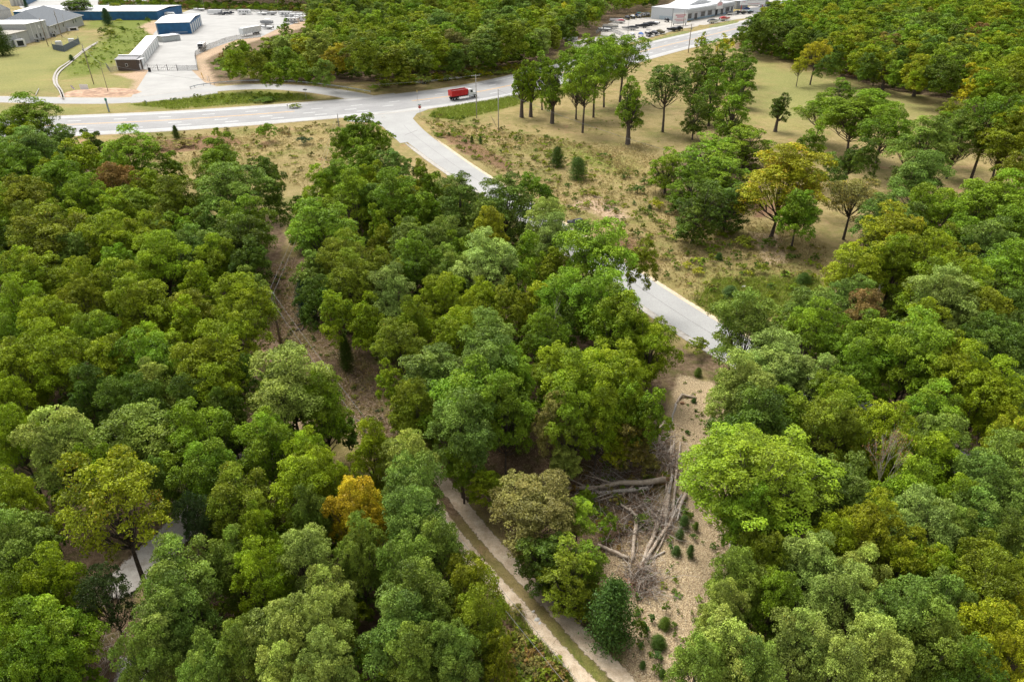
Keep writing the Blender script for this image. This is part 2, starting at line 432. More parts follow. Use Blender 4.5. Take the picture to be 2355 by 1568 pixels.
    c = mix(1.0, c, ramp(big, [(.3, (.85, .87, .85)), (.7, (1.12, 1.08, 1.05))]), 'MULTIPLY')
    L(c, b.inputs['Base Color'])
    bp = N('ShaderNodeBump'); bp.inputs['Strength'].default_value = .8; bp.inputs['Distance'].default_value = .25
    L(fine, bp.inputs['Height']); L(bp.outputs[0], b.inputs['Normal'])
    return m
GROUND_M = ground_material()
ground = link_mesh('ground', gme, GROUND_M); struct(ground)
tag(ground, kind='structure')
def road_material(name, base, dark, crack=.0, band=None):
    m = bpy.data.materials.new(name); m.use_nodes = True; nt = m.node_tree; b = nt.nodes['Principled BSDF']
    N = nt.nodes.new; L = nt.links.new; b.inputs['Roughness'].default_value = .85
    tc = N('ShaderNodeTexCoord'); n1 = N('ShaderNodeTexNoise'); n1.inputs['Scale'].default_value = .12; n1.inputs['Detail'].default_value = 8
    n1.inputs['Roughness'].default_value = .65
    n2 = N('ShaderNodeTexNoise'); n2.inputs['Scale'].default_value = 5; n2.inputs['Detail'].default_value = 6
    for n in (n1, n2): L(tc.outputs['Object'], n.inputs['Vector'])
    r = N('ShaderNodeMapRange'); r.inputs[1].default_value = .35; r.inputs[2].default_value = .65; L(n1.outputs['Fac'], r.inputs[0])
    x = N('ShaderNodeMix'); x.data_type = 'RGBA'; x.inputs[6].default_value = (*base, 1); x.inputs[7].default_value = (*dark, 1); L(r.outputs[0], x.inputs[0])
    r2 = N('ShaderNodeValToRGB'); r2.color_ramp.elements[0].position = .3; r2.color_ramp.elements[0].color = (.85, .85, .85, 1)
    r2.color_ramp.elements[1].position = .7; r2.color_ramp.elements[1].color = (1.1, 1.1, 1.1, 1); L(n2.outputs['Fac'], r2.inputs[0])
    y = N('ShaderNodeMix'); y.data_type = 'RGBA'; y.blend_type = 'MULTIPLY'; y.inputs[0].default_value = 1
    L(x.outputs[2], y.inputs[6]); L(r2.outputs[0], y.inputs[7]); L(y.outputs[2], b.inputs['Base Color'])
    MATS[name] = m
    return m
A_LANE = road_material('worn_asphalt', (.345, .34, .33), (.28, .275, .27))
A_SH = road_material('shoulder_concrete', (.46, .45, .43), (.38, .37, .35))
A_SIDE = road_material('side_road_asphalt', (.385, .38, .36), (.32, .315, .30))
A_LOT = road_material('gravel_lot', (.41, .40, .375), (.33, .32, .30))
A_TRK = road_material('dirt_track', (.50, .40, .28), (.34, .25, .165))
A_GRAV = road_material('gravel_path', (.50, .47, .42), (.36, .33, .28))
PAINT_W = mat('white_road_paint', (.72, .72, .70), .6, vary=.15, scale=3)
PAINT_Y = mat('orange_road_paint', (.72, .40, .12), .6, vary=.12, scale=3)
TAR = mat('tar', (.22, .21, .20), .8)
o = sheet('parking_lot', LOT, .012, A_LOT)
sheet('gravel_driveway', DRIVE, .020, A_LOT)
sheet('dealer_lot', DEALER, .012, road_material('pale_lot', (.46, .43, .38), (.38, .35, .31)))
sheet('back_lot', LOT_L, .012, A_LOT)
strip('frontage_road', FRONT, -FR_W, FR_W, .032, A_SIDE)
SW = [max(3.15, 4.3 - 1.15 * min(1, i / (len(SIDE) * .42))) for i in range(len(SIDE))]
strip('side_road', SIDE, [-w for w in SW], SW, .038, A_SIDE)
# flared mouth of the side road at the highway
sheet('road_junction', GP([(800, 236), (850, 222), (905, 215), (960, 235), (1040, 242), (985, 252), (958, 262), (948, 275), (955, 292), (985, 320), (920, 330), (880, 292), (862, 283), (800, 280), (780, 262)]), .044, A_SIDE)
strip('highway_shoulder', HW, -HW_W, HW_W, .052, A_SH)
strip('highway', HW, -HW_W + 2.6, HW_W - 2.6, .060, A_LANE)
L_HW = HW_W - 2.6
# dashes and centre line, each run one sheet
def path_len(path):
    s = [0.0]
    for a, b in zip(path, path[1:]): s.append(s[-1] + (b - a).length)
    return s
def at_len(path, S, d):
    import bisect
    i = min(max(bisect.bisect_right(S, d) - 1, 0), len(path) - 2)
    return path[i].lerp(path[i + 1], (d - S[i]) / (S[i + 1] - S[i]))
S = path_len(HW)
def near_u(u0):      # distance along the highway where it crosses picture column u0
    return min(range(len(HW)), key=lambda i: abs(proj(HW[i])[0] - u0))
def dashes(off, u0, u1, ln=3.6, gap=9.0, w=.34, ph=0):
    b = MB(); d = S[near_u(u0)] + ph; end = S[near_u(u1)]
    P_ = offset_path(HW, off)
    while d < end:
        a, c = at_len(P_, S, d), at_len(P_, S, d + ln); t = (c - a).normalized(); n = Vector((-t.y, t.x, 0)) * w / 2
        b.add([(p.x, p.y, .068) for p in (a - n, c - n, c + n, a + n)], [(0, 1, 2, 3)])
        d += ln + gap
    return b
mk = MB()
for off, u0, u1, ph in ((5.2, -100, 640, 0), (-3.0, -100, 850, 4), (-6.6, -100, 850, 7), (5.2, 1000, 1900, 2), (-5.2, 1000, 1900, 5), (1.9, 720, 930, 0), (-3.0, 880, 1000, 0)):
    b = dashes(off, u0, u1, ph=ph); mk.add(b.v, b.f)
struct(mk.build('lane_dashes', PAINT_W))
def sub(path, u0, u1): return path[near_u(u0):near_u(u1) + 1]
for nm, off, w, m, u0, u1 in (('centre_line', .9, .3, PAINT_Y, -200, 678), ('centre_line', .35, .22, PAINT_Y, -200, 678), ('centre_line', .25, .34, PAINT_Y, 950, 2040), ('centre_line', -.3, .22, PAINT_Y, 950, 2040),
        ('edge_line', L_HW - .2, .3, PAINT_W, -200, 700), ('edge_line', -L_HW + .2, .3, PAINT_W, -200, 850), ('edge_line', -L_HW + .2, .3, PAINT_W, 1010, 2040), ('edge_line', L_HW - .2, .3, PAINT_W, 1000, 2040)):
    strip(nm, sub(HW, u0, u1), off - w / 2, off + w / 2, .068, m)
strip('road_seam', smooth_path(GP([(870, 262), (985, 240)]), 6), -.12, .12, .072, TAR)
strip('road_seam', smooth_path(GP([(930, 312), (960, 300)]), 6), -.1, .1, .056, TAR)
DARKL = road_material('dark_wheel_path', (.30, .295, .285), (.26, .255, .25))
for off in (-8.2, -4.9, 3.3, 6.9): strip('wheel_path', HW, off - .45, off + .45, .064, DARKL); strip('wheel_path', HW, off + 1.35, off + 2.15, .064, DARKL)
strip('road_seam', SIDE[4:], -.08, .0, .048, TAR)

# dirt track with two ruts, gravel paths: worn edges broken up by noise
def worn_material(name, c1, c2, c3):
    m = bpy.data.materials.new(name); m.use_nodes = True; nt = m.node_tree; b = nt.nodes['Principled BSDF']
    N = nt.nodes.new; L = nt.links.new; b.inputs['Roughness'].default_value = .95
    tc = N('ShaderNodeTexCoord')
    def nz(s, d=6):
        n = N('ShaderNodeTexNoise'); n.inputs['Scale'].default_value = s; n.inputs['Detail'].default_value = d; n.inputs['Roughness'].default_value = .7
        L(tc.outputs['Object'], n.inputs['Vector']); return n.outputs['Fac']
    r = N('ShaderNodeValToRGB'); e = r.color_ramp.elements; e[0].position = .32; e[0].color = (*c1, 1); e[1].position = .66; e[1].color = (*c3, 1)
    q = e.new(.5); q.color = (*c2, 1); L(nz(1.1, 8), r.inputs[0])
    f = N('ShaderNodeValToRGB'); f.color_ramp.elements[0].position = .35; f.color_ramp.elements[0].color = (.75, .75, .75, 1)
    f.color_ramp.elements[1].position = .65; f.color_ramp.elements[1].color = (1.15, 1.13, 1.1, 1); L(nz(14), f.inputs[0])
    y = N('ShaderNodeMix'); y.data_type = 'RGBA'; y.blend_type = 'MULTIPLY'; y.inputs[0].default_value = 1
    L(r.outputs[0], y.inputs[6]); L(f.outputs[0], y.inputs[7]); L(y.outputs[2], b.inputs['Base Color'])
    a = N('ShaderNodeAttribute'); a.attribute_name = 'edge'
    s = N('ShaderNodeMath'); s.operation = 'ADD'; L(a.outputs['Fac'], s.inputs[0]); L(nz(1.7, 8), s.inputs[1])
    g = N('ShaderNodeMapRange'); g.inputs[1].default_value = .86; g.inputs[2].default_value = 1.02; L(s.outputs[0], g.inputs[0])
    L(g.outputs[0], b.inputs['Alpha'])
    MATS[name] = m
    return m
def worn_strip(name, path, o0, o1, z, m):
    O0 = np.array(o0) if hasattr(o0, '__len__') else np.full(len(path), o0); O1 = np.array(o1) if hasattr(o1, '__len__') else np.full(len(path), o1)
    cols = [O0 + (O1 - O0) * t for t in (0, .22, .5, .78, 1)]; ed = (.1, .62, .9, .62, .1)
    n = len(path); vs = []
    for c in cols: vs += [(p.x, p.y, z) for p in offset_path(path, c)]
    fs = [(k * n + i, k * n + i + 1, (k + 1) * n + i + 1, (k + 1) * n + i) for k in range(4) for i in range(n - 1)]
    me = bpy.data.meshes.new(name); me.from_pydata(vs, [], fs)
    at = me.attributes.new('edge', 'FLOAT', 'POINT'); at.data.foreach_set('value', (np.repeat(ed, n) * np.tile(np.clip(np.minimum(np.arange(n), np.arange(n)[::-1]) / 4, 0, 1), 5)).astype(np.float32))
    return struct(link_mesh(name, me, m))
W_DIRT = worn_material('packed_dirt', (.44, .33, .22), (.60, .48, .34), (.72, .61, .46))
W_GRAV = worn_material('crushed_gravel', (.30, .27, .23), (.42, .39, .35), (.50, .48, .43))
W_CLAY = worn_material('red_clay', (.45, .27, .15), (.58, .38, .23), (.66, .48, .32))
worn_strip('dirt_track', TR, -2.35, -.2, .025, W_DIRT)
worn_strip('dirt_track', TR, .15, 2.15, .025, W_DIRT)
worn_strip('gravel_path', smooth_path(GP([(215, 1440), (285, 1345), (370, 1262), (440, 1190), (490, 1110), (600, 1050), (760, 1040)]), 1.2), -2.3, 2.3, .21, W_GRAV)
worn_strip('gravel_path', smooth_path(GP([(330, 1640), (290, 1540), (380, 1560), (420, 1530)]), 1.2), -2.0, 2.0, .20, W_GRAV)
worn_strip('clay_wash', smooth_path(GP([(585, 770), (615, 800), (632, 840), (660, 880), (700, 930)]), 1.2), -1.6, 2.4, .17, W_CLAY)
worn_strip('dirt_track', smooth_path(GP([(138, 238), (130, 212), (118, 195), (117, 178), (128, 160), (150, 145), (190, 115), (225, 95)]), 3), -1.6, -.6, .24, W_GRAV)
worn_strip('dirt_track', smooth_path(GP([(150, 238), (142, 212), (132, 195), (131, 178), (140, 164), (160, 148), (196, 118), (228, 98)]), 3), -.5, .5, .24, W_GRAV)
worn_strip('gravel_shoulder', HW, -HW_W - 1.1, -HW_W + .2, .046, W_GRAV)
worn_strip('gravel_shoulder', HW, HW_W - .2, HW_W + 1.0, .046, W_GRAV)
worn_strip('gravel_shoulder', FRONT, -FR_W - .9, -FR_W + .2, .026, W_GRAV)
worn_strip('gravel_shoulder', FRONT, FR_W - .2, FR_W + .9, .026, W_GRAV)
worn_strip('gravel_shoulder', SIDE[6:], [-w - 1.4 for w in SW[6:]], [-w + .2 for w in SW[6:]], .034, W_GRAV)
worn_strip('gravel_shoulder', SIDE[6:], [w - .2 for w in SW[6:]], [w + .9 for w in SW[6:]], .034, W_DIRT)
# ================================================================ TREES
def unit(a): return a / np.maximum(np.linalg.norm(a, axis=-1, keepdims=True), 1e-9)
def leaf_faces(rng, C, Nrm, size, aspect=.62, tri=False):
    n = len(C)
    r = unit(rng.normal(size=(n, 3))); t = unit(np.cross(Nrm, r)); b = np.cross(Nrm, t)
    s = size * rng.uniform(.65, 1.3, (n, 1))
    if tri: V = np.stack([C + t * s * .62, C - t * s * .4 + b * s * aspect * .62, C - t * s * .4 - b * s * aspect * .62], 1)
    else: V = np.stack([C + t * s * .55, C + b * s * aspect * .5, C - t * s * .5, C - b * s * aspect * .5], 1)
    return V.reshape(-1, 3)
def crown_points(seed, R, z0, z1, nl, nsub, nleaf, ref=None, up=.45, skirt=.25, spread=1.0, irregular=.3):
    """lobed crown: lobes inside an envelope, clumps over each lobe, leaves over each clump"""
    rng = np.random.default_rng(seed)
    zc, hz = z0 + (z1 - z0) * .45, (z1 - z0) * .5
    lobes = []
    k = 0
    while len(lobes) < nl and k < 400:
        k += 1
        d = unit(rng.normal(size=3)); d[2] = abs(d[2]) * 1.0 - skirt * rng.random() * 1.6; d = unit(d)
        rr = rng.uniform(.50, .76) * (1 + irregular * rng.uniform(-.5, .5))
        p = np.array([d[0] * R * rr * spread, d[1] * R * rr * spread, zc + d[2] * hz * rr * 1.12])
        rl = (ref or R) * rng.uniform(.22, .38)
        if all(np.linalg.norm(p - q) > (rl + s) * .62 for q, s in lobes): lobes.append((p, rl))
    lobes.append((np.array([R * .08, 0, zc + hz * .25]), R * .45))
    C, Nn, LV = [], [], []
    for (p, rl) in lobes:
        hue = rng.random(); br = rng.uniform(.3, .7); turn = rng.random()
        for j in range(max(3, int(nsub * (rl / ((ref or R) * .31)) ** 2))):
            d = unit(rng.normal(size=3) + np.array([0, 0, up])); out = unit(p - np.array([0, 0, zc - hz * .4]))
            d = unit(d + out * .45)
            rc = (ref or R) * rng.uniform(.08, .155)
            c = p + d * rl * rng.uniform(.62, 1.12) * np.array([1, 1, .8])
            n = max(3, int(nleaf * (rc / ((ref or R) * .12)) ** 2))
            q = unit(rng.normal(size=(n, 3)) + np.array([0, 0, .7]) + d * .45)
            pts = c + q * (rc * rng.uniform(.45, 1.0, (n, 1)) ** .6) * np.array([1.1, 1.1, .75])
            nn = unit(q * .55 + np.array([0, 0, .55]) + rng.normal(size=(n, 3)) * .62)
            C.append(pts); Nn.append(nn)
            cb = rng.uniform(-.28, .28); ct = rng.random()
            LV.append(np.c_[np.clip(br + cb + rng.normal(size=n) * .12, 0, 1), np.clip(hue * .6 + .2 + rng.normal(size=n) * .12, 0, 1),
                            np.clip(.45 * turn + .45 * ct + rng.random(n) * .35, 0, 1.3)])
    return rng, np.concatenate(C), np.concatenate(Nn), np.concatenate(LV), lobes
def crown_mesh(name, seed, R, z0, z1, nl, nsub, nleaf, size, tri=False, **kw):
    rng, C, Nn, LV, lobes = crown_points(seed, R, z0, z1, nl, nsub, nleaf, **kw)
    V = leaf_faces(rng, C, Nn, size, tri=tri)
    me = np_mesh(name, V, 3 if tri else 4, LV); me.materials.append(LEAF)
    return me, lobes
def trunk_mesh(name, seed, z0, lobes, r0, z1, m, n=6, limbs=99):
    r = random.Random(seed); b = MB()
    lean = (r.uniform(-.35, .35), r.uniform(-.35, .35)); top = z0 + (z1 - z0) * .45
    pts = [(0, 0, -.3), (0, 0, .15), (lean[0] * .3, lean[1] * .3, z0 * .6), (lean[0] * .7, lean[1] * .7, z0 * 1.05), (lean[0], lean[1], top)]
    b.tube(pts, [r0 * 1.5, r0 * 1.12, r0 * .85, r0 * .7, r0 * .3], n)
    for (p, rl) in lobes[:limbs]:
        h = z0 * r.uniform(.75, 1.05) + max(0, p[2] - z0) * .25
        f = min(1, h / top); s = Vector((lean[0] * f, lean[1] * f, h)); e = Vector(p)
        m1 = s.lerp(e, .45) + Vector((r.uniform(-.3, .3), r.uniform(-.3, .3), -.1 * (e - s).length))
        b.tube([s, m1, e], [r0 * .42, r0 * .27, r0 * .08], 5)
        for q in range(2 if n > 5 else 0):
            e2 = e + Vector((r.uniform(-1, 1), r.uniform(-1, 1), r.uniform(.1, .9))) * rl
            b.tube([m1, m1.lerp(e2, .6), e2], [r0 * .2, r0 * .12, r0 * .03], 4)
    o = b.build(name, m, smooth=True); me = o.data; bpy.data.objects.remove(o)
    return me
# reference size of every variant: crown radius 4.5 m, top at 15 m
REF_R, REF_H = 4.5, 15.0
VAR = {'near': [], 'mid': [], 'far': []}
Z0 = (3.2, 2.4, 4.2, 2.0, 4.6, 2.8, 3.6); IR = (.3, .5, .6, .3, .7, .4, .5)
for i in range(7):
    me, lb = crown_mesh('crown_near_%d' % i, 100 + i, REF_R, Z0[i], 15, (24, 27, 22, 28, 23, 25, 29)[i], 27, 44, .22, irregular=IR[i], skirt=.5)
    VAR['near'].append((me, trunk_mesh('trunk_near_%d' % i, i, Z0[i], lb, .2, 15, BARK)))
for i in range(7):
    me, lb = crown_mesh('crown_mid_%d' % i, 200 + i, REF_R, Z0[i], 15, (21, 24, 19, 25, 20, 22, 26)[i], 18, 32, .33, irregular=IR[i], skirt=.5)
    VAR['mid'].append((me, trunk_mesh('trunk_mid_%d' % i, 30 + i, Z0[i], lb, .26, 15, BARK, 6)))
for i in range(6):
    me, lb = crown_mesh('crown_far_%d' % i, 300 + i, REF_R, Z0[i] * .8, 15, (15, 16, 14, 17, 16, 15)[i], 13, 12, .6, irregular=.5, skirt=.5)
    VAR['far'].append((me, trunk_mesh('trunk_far_%d' % i, 60 + i, Z0[i], lb, .34, 15, BARK, 5, 5)))
me, lb = crown_mesh('crown_giant', 555, REF_R, 4.5, 15, 50, 22, 50, .14, irregular=.35, skirt=.5, ref=2.9)
GIANT = [(me, trunk_mesh('trunk_giant', 77, 4.5, lb, .2, 15, BARK, 7))]
# tall narrow trees with foliage low on the stem
SLIM = []
for i in range(3):
    me, lb = crown_mesh('crown_slim_%d' % i, 400 + i, REF_R, 1.5, 15, 20, 19, 26, .36, spread=.8, irregular=.6, skirt=.6)
    SLIM.append((me, trunk_mesh('trunk_slim_%d' % i, 90 + i, 4, lb, .75, 15, BARK, 6)))
BUSHY = []     # leafy down to the ground
for i in range(3):
    me, lb = crown_mesh('crown_bushy_%d' % i, 480 + i, REF_R, .2, 15, 28, 18, 32, .30, irregular=.45, skirt=1.0)
    BUSHY.append((me, trunk_mesh('trunk_bushy_%d' % i, 98 + i, 3, lb, .3, 15, BARK, 6)))
OPEN = []      # open, see-through crowns
for i in range(3):
    me, lb = crown_mesh('crown_open_%d' % i, 450 + i, REF_R, 4.2, 15, 23, 19, 32, .25, irregular=.55, skirt=.4)
    OPEN.append((me, trunk_mesh('trunk_open_%d' % i, 95 + i, 5.5, lb, .24, 15, BARK, 7)))
# colours (r, g, b, share of turning leaves)
TC = {
 'g': (.155, .236, .010, .015), 'y': (.212, .280, .008, .02), 'd': (.098, .150, .012, .01), 'b': (.160, .232, .030, .015),
 'l': (.195, .292, .014, .005), 'p': (.268, .335, .058, .03), 'o': (.180, .215, .010, .05), 'Y': (.37, .36, .014, .25),
 'O': (.38, .30, .012, .2), 'R': (.25, .155, .04, .12), 'B': (.22, .19, .04, .2), 'k': (.05, .08, .02, .0), 'G': (.26, .290, .010, .12)}
CNAME = {'g': 'mid green', 'y': 'yellow-green', 'd': 'dark green', 'b': 'grey-green', 'l': 'bright green', 'p': 'pale green', 'o': 'olive green',
 'Y': 'yellow', 'O': 'orange', 'R': 'rust-brown', 'B': 'brown-leaved', 'k': 'very dark', 'G': 'green and gold'}
TREES = []   # dict(x, y, R, H, c, lod, shape)
rnd = random.Random(5)
def add_tree(pos, R, H, c, shape=None, fixed=None, src='hand'):
    TREES.append(dict(p=Vector((pos[0], pos[1], 0)), R=R, H=H, c=c, shape=shape, fixed=fixed, src=src))
def crown_at(u, v, w, c, shape=None, H=None):
    """tree whose crown shows centred on (u, v) with width w"""
    H0 = H or 14.5
    for _ in range(3):
        q = G(u, v, H0 * .66); R = w * mpp(q) / 2 * 1.1
        if H is None: H0 = max(6.5, min(17, 8.5 + R * 1.35))
    add_tree(q, R, H0, c, shape)
def base_at(u, v, vtop, w, c, shape=None):
    b = G(u, v); H = height_to(b, vtop); R = w * mpp((b.x, b.y, H * .6)) / 2
    add_tree(b, R, H, c, shape, True)
ZA = (.3504, 0, .3504, 235.5); ZB = (.3504, 706.5, .3504, 235.5); ZC = (.4005, 1413, .4005, 235.5)
ZD = (.4997, 0, .4997, 785); ZE = (.4997, 706.5, .4997, 785); ZF = (.4997, 1491.5, .4997, 785)
Z7 = (.3004, 1687.8, .3004, 0); Z4 = (.23335, 1256, .23335, 0)
HAND = [
(ZA, '180 150 330 g;20 210 160 y;450 260 200 b;210 305 340 b;620 285 140 d;120 430 260 g;400 520 300 g;560 370 250 y;850 370 330 l;1100 430 200 g;760 530 270 R;200 640 330 o;'
     '580 650 260 g;740 750 250 y;90 700 250 y;1000 560 250 y;1150 660 340 o;300 880 450 o;720 930 330 y;950 880 300 y;1060 1050 350 y;30 900 200 d;500 1010 250 b;1300 960 270 b;'
     '1430 1010 260 y;500 1150 300 y;200 1130 350 y;800 1190 300 y;1600 1300 340 y;1300 1200 250 y;550 1310 260 o;950 1390 350 y;150 1330 300 y;330 1480 300 y;650 1500 290 l;1200 1480 250 y;1550 1490 300 y;'
     '1450 340 220 g;1430 440 300 g;1740 470 220 d;1530 600 400 b;1600 780 340 g;1560 900 330 d;1810 660 170 d;1640 1050 230 d;20 500 160 g'),
(ZB, '340 200 230 g;230 260 160 g;450 230 190 g;370 390 250 g;230 510 260 g;560 430 250 b;760 480 130 o;90 570 220 y;300 630 300 y;560 620 330 g;710 720 250 g;990 640 320 b;1300 650 340 b;1520 620 250 g;'
     '100 860 400 l;470 810 170 y;650 890 190 y;880 870 280 b;1190 850 270 G;1560 770 280 p;460 960 200 o;260 1060 300 o;700 1050 290 g;1180 1060 380 p;1450 980 220 g;2200 1060 210 o;'
     '560 1250 300 p;280 1210 290 o;900 1240 270 y;1150 1330 260 y;1500 1320 230 G;1330 1350 250 o;400 1440 220 y;700 1450 260 y;980 1480 300 y;2050 1430 420 y;50 1310 230 d;240 1400 250 y;'
     '1400 1180 220 g;1620 1080 200 o;840 760 170 g;1000 1000 200 g;1720 1420 230 d'),
(ZC, '310 320 200 g;560 240 300 g;450 420 260 g;640 360 280 g;770 190 290 g;480 570 280 d;660 520 240 d;1060 610 210 g;1240 420 170 b;1100 250 170 g;1560 150 270 g;1450 300 140 d;1780 230 320 b;1750 430 280 b;'
     '1990 180 240 b;2260 200 300 G;2290 410 200 o;1570 640 300 b;1850 600 330 g;2160 600 340 l;1590 780 320 G;2260 730 300 g;1390 920 300 G;1600 960 260 y;1800 930 340 y;2000 790 250 g;2150 840 320 b;'
     '2260 1000 340 g;2010 1090 300 y;1810 1060 300 y;1880 1170 320 p;1420 1240 260 R;1150 1180 290 b;2110 1210 250 o;2270 1210 250 d;1750 1290 250 y;760 1330 370 b;1130 1330 300 g;940 1490 340 p;1450 1400 330 l;'
     '1740 1430 350 l;1920 1510 300 y;2210 1420 300 d;2080 1350 240 d;2330 1350 240 d;1960 960 200 o;2320 620 200 g'),
(ZD, '80 150 260 y;300 130 250 y;500 120 250 y;690 110 250 g;720 220 190 p;970 120 300 y;1010 250 220 y;1130 170 160 d;280 460 320 p;70 450 210 y;100 760 210 y;60 290 200 y;740 640 160 b;'
     '920 460 290 g;1330 220 360 p;1480 290 230 g;1240 460 260 g;960 610 280 g;1090 740 300 o;1390 670 290 y;1430 800 180 b;90 1010 280 b;250 1140 240 y;240 1350 320 l;80 1240 260 g;70 1440 280 g;'
     '820 1090 330 b;1070 1000 210 b;1200 900 200 y;1400 1000 250 p;1200 1090 240 y;830 1270 320 b;750 1390 240 p;700 1480 250 b;1280 1330 300 p;1450 1360 300 p;1500 1200 240 p;1110 1450 230 b;950 1510 240 b;'
     '460 600 170 g;560 290 220 d;420 250 220 d;680 310 200 d;870 300 220 d;1040 330 180 d;200 1540 250 g;1300 1530 260 p;1500 1540 260 p;1420 540 220 y'),
(ZE, '230 770 250 O;460 520 230 p;470 640 270 b;500 830 290 b;600 990 260 b;480 1060 240 b;520 1180 320 b;430 1330 320 b;765 1110 225 o;780 1310 235 o;480 1480 280 b;620 1430 240 b;240 1000 200 b;90 650 200 y;300 500 200 y;'
     '500 310 190 o;740 250 340 g;870 150 300 b;700 410 280 b;910 330 260 g;1250 200 300 y;1400 130 260 y;1210 360 220 g;1110 370 170 B;'
     '1560 330 170 g;700 1480 240 b;880 1470 160 o;1480 300 170 g;1340 340 190 y;950 190 200 g'),
(ZF, '470 850 260 g;560 130 260 p;400 250 260 p;760 180 200 p;1000 80 260 l;1200 110 290 l;1390 190 250 y;1530 260 240 y;880 260 240 y;1290 320 240 l;1610 340 200 y;850 420 240 o;1060 420 250 y;'
     '1320 470 250 b;1130 540 180 y;1310 570 250 y;1190 690 250 l;1640 470 200 G;1600 610 290 b;1380 770 220 l;1240 860 250 p;1480 830 240 b;980 890 230 G;830 930 220 y;1180 1010 220 G;1290 1040 220 y;1640 940 220 b;'
     '1500 1050 250 o;1560 1190 290 o;740 1050 260 p;950 1090 250 p;400 1100 240 b;330 1250 200 p;560 1200 220 g;900 1210 280 p;1140 1310 290 b;1340 1210 240 b;1260 1430 270 b;360 1420 320 p;690 1400 290 p;1010 1500 280 p;'
     '1540 1380 250 G;1660 1480 240 Y;1660 1290 170 G;550 980 220 o;230 1500 260 b;480 1540 280 b;850 1540 260 p;1420 1540 250 d;640 560 200 g;1480 680 220 b;1400 900 210 b;1680 760 200 b;1700 1120 200 o'),
(Z7, '1500 370 240 b;1600 560 260 d;1960 660 130 Y;2130 640 220 o;1850 600 190 Y;2010 600 110 Y;1790 690 120 Y;30 290 120 d;110 210 190 d;200 240 200 d;300 150 250 d;430 240 240 d;560 130 250 g;780 290 200 g;930 270 190 g;'
     '1200 200 290 g;1380 180 250 l;1700 250 290 g;1950 300 250 g;760 430 170 d;1030 490 170 d;1280 450 170 d;1400 600 150 y;1900 420 200 g;2100 300 200 g;1600 130 230 g;2180 480 190 g;700 500 150 d'),
(Z4, '250 560 260 g;460 480 260 l;1550 580 280 g;1720 560 260 g;1850 660 260 g;1960 760 240 g;1650 880 320 g;1850 1020 340 g;1480 790 240 d;1530 400 120 G;1760 420 140 Y;1950 560 220 g;1480 1050 220 d'),
]
for (a, bu, c_, bv), txt in HAND:
    for e in txt.split(';'):
        if e:
            x, y, w, c = e.split(); x, y, w = float(x), float(y), float(w)
            U, V_ = a * x + bu, c_ * y + bv
            crown_at(U, V_, w * a, c, 'bushy' if (1485 < U < 1735 and 300 < V_ < 540) or (1600 < U < 1740 and 120 < V_ < 250) else None, 11.5 if (1485 < U < 1735 and 300 < V_ < 540) else None)
for e in ((1452, 1005, 85, 'B', 7), (900, 885, 66, 'y', 9), (935, 950, 80, 'o', 9), (1268, 548, 92, 'p', 12.5), (1420, 1020, 60, 'G', 6), (1326, 1190, 95, 'l', 6), (1301, 1055, 80, 'p', 6), (1226, 1150, 175, 'B', 9.5), (1116, 1112, 80, 'y', 6), (1062, 1050, 90, 'g', 9), (1500, 785, 105, 'y', 12), (1280, 975, 70, 'B', 8)): crown_at(e[0], e[1], e[2], e[3], None, e[4])
crown_at(1255, 1258, 118, 'd', 'bushy', 7.5); crown_at(1312, 1308, 125, 'o', 'bushy', 7.5); crown_at(1345, 1285, 90, 'g', 'bushy', 6.5)
crown_at(258, 1160, 215, 'G', 'open', 15.5); crown_at(1726, 1095, 318, 'l', 'giant', 15)
crown_at(1368, 596, 165, 'l', None, 16); crown_at(1392, 700, 150, 'l', None, 14); crown_at(1305, 690, 120, 'l', None, 13)
crown_at(765, 135, 66, 'O'); crown_at(700, 92, 40, 'R'); crown_at(672, 120, 40, 'B'); crown_at(640, 100, 34, 'd'); crown_at(655, 62, 32, 'g'); crown_at(600, 132, 34, 'd')
crown_at(455, 1200, 70, 'k', 'open', 11); crown_at(240, 1370, 100, 'k', 'open', 11)
for e in ((1199, 271, 132, 56, 'g', 'slim'), (1220, 269, 136, 54, 'y', 'slim'), (1246, 253, 118, 70, 'g', None), (1269, 285, 135, 64, 'g', 'slim'), (1339, 306, 125, 105, 'g', 'open'), (1324, 275, 110, 80, 'g', None),
          (1364, 270, 92, 90, 'g', 'open'), (1388, 248, 74, 95, 'l', None), (1425, 235, 70, 115, 'l', 'open'), (1443, 333, 172, 70, 'g', 'slim'), (1523, 303, 140, 108, 'd', 'open'), (2230, 418, 205, 130, 'g', 'open'),
          (1945, 364, 215, 170, 'g', None), (1938, 428, 330, 54, 'd', 'slim'), (2278, 432, 240, 110, 'o', None), (1773, 544, 325, 215, 'Y', None), (1819, 570, 455, 90, 'g', 'open'), (1938, 552, 405, 120, 'B', 'open'),
          (1830, 200, 128, 38, 'Y', 'open'), (1862, 195, 83, 66, 'Y', 'open'), (1968, 180, 108, 58, 'Y', None), (2027, 210, 110, 50, 'y', 'slim'), (2006, 198, 122, 40, 'G', 'open'), (2100, 222, 150, 44, 'Y', 'slim'),
          (1782, 302, 208, 52, 'd', 'slim'), (1872, 330, 215, 95, 'g', None), (1925, 260, 180, 65, 'g', None), (1995, 270, 205, 80, 'g', None), (2168, 330, 222, 75, 'o', None), (2165, 380, 250, 95, 'g', 'open'),
          (189, 44, -6, 66, 'd', None), (271, 36, 6, 28, 'G', 'open'), (2340, 470, 330, 70, 'd', None)):
    base_at(*e)
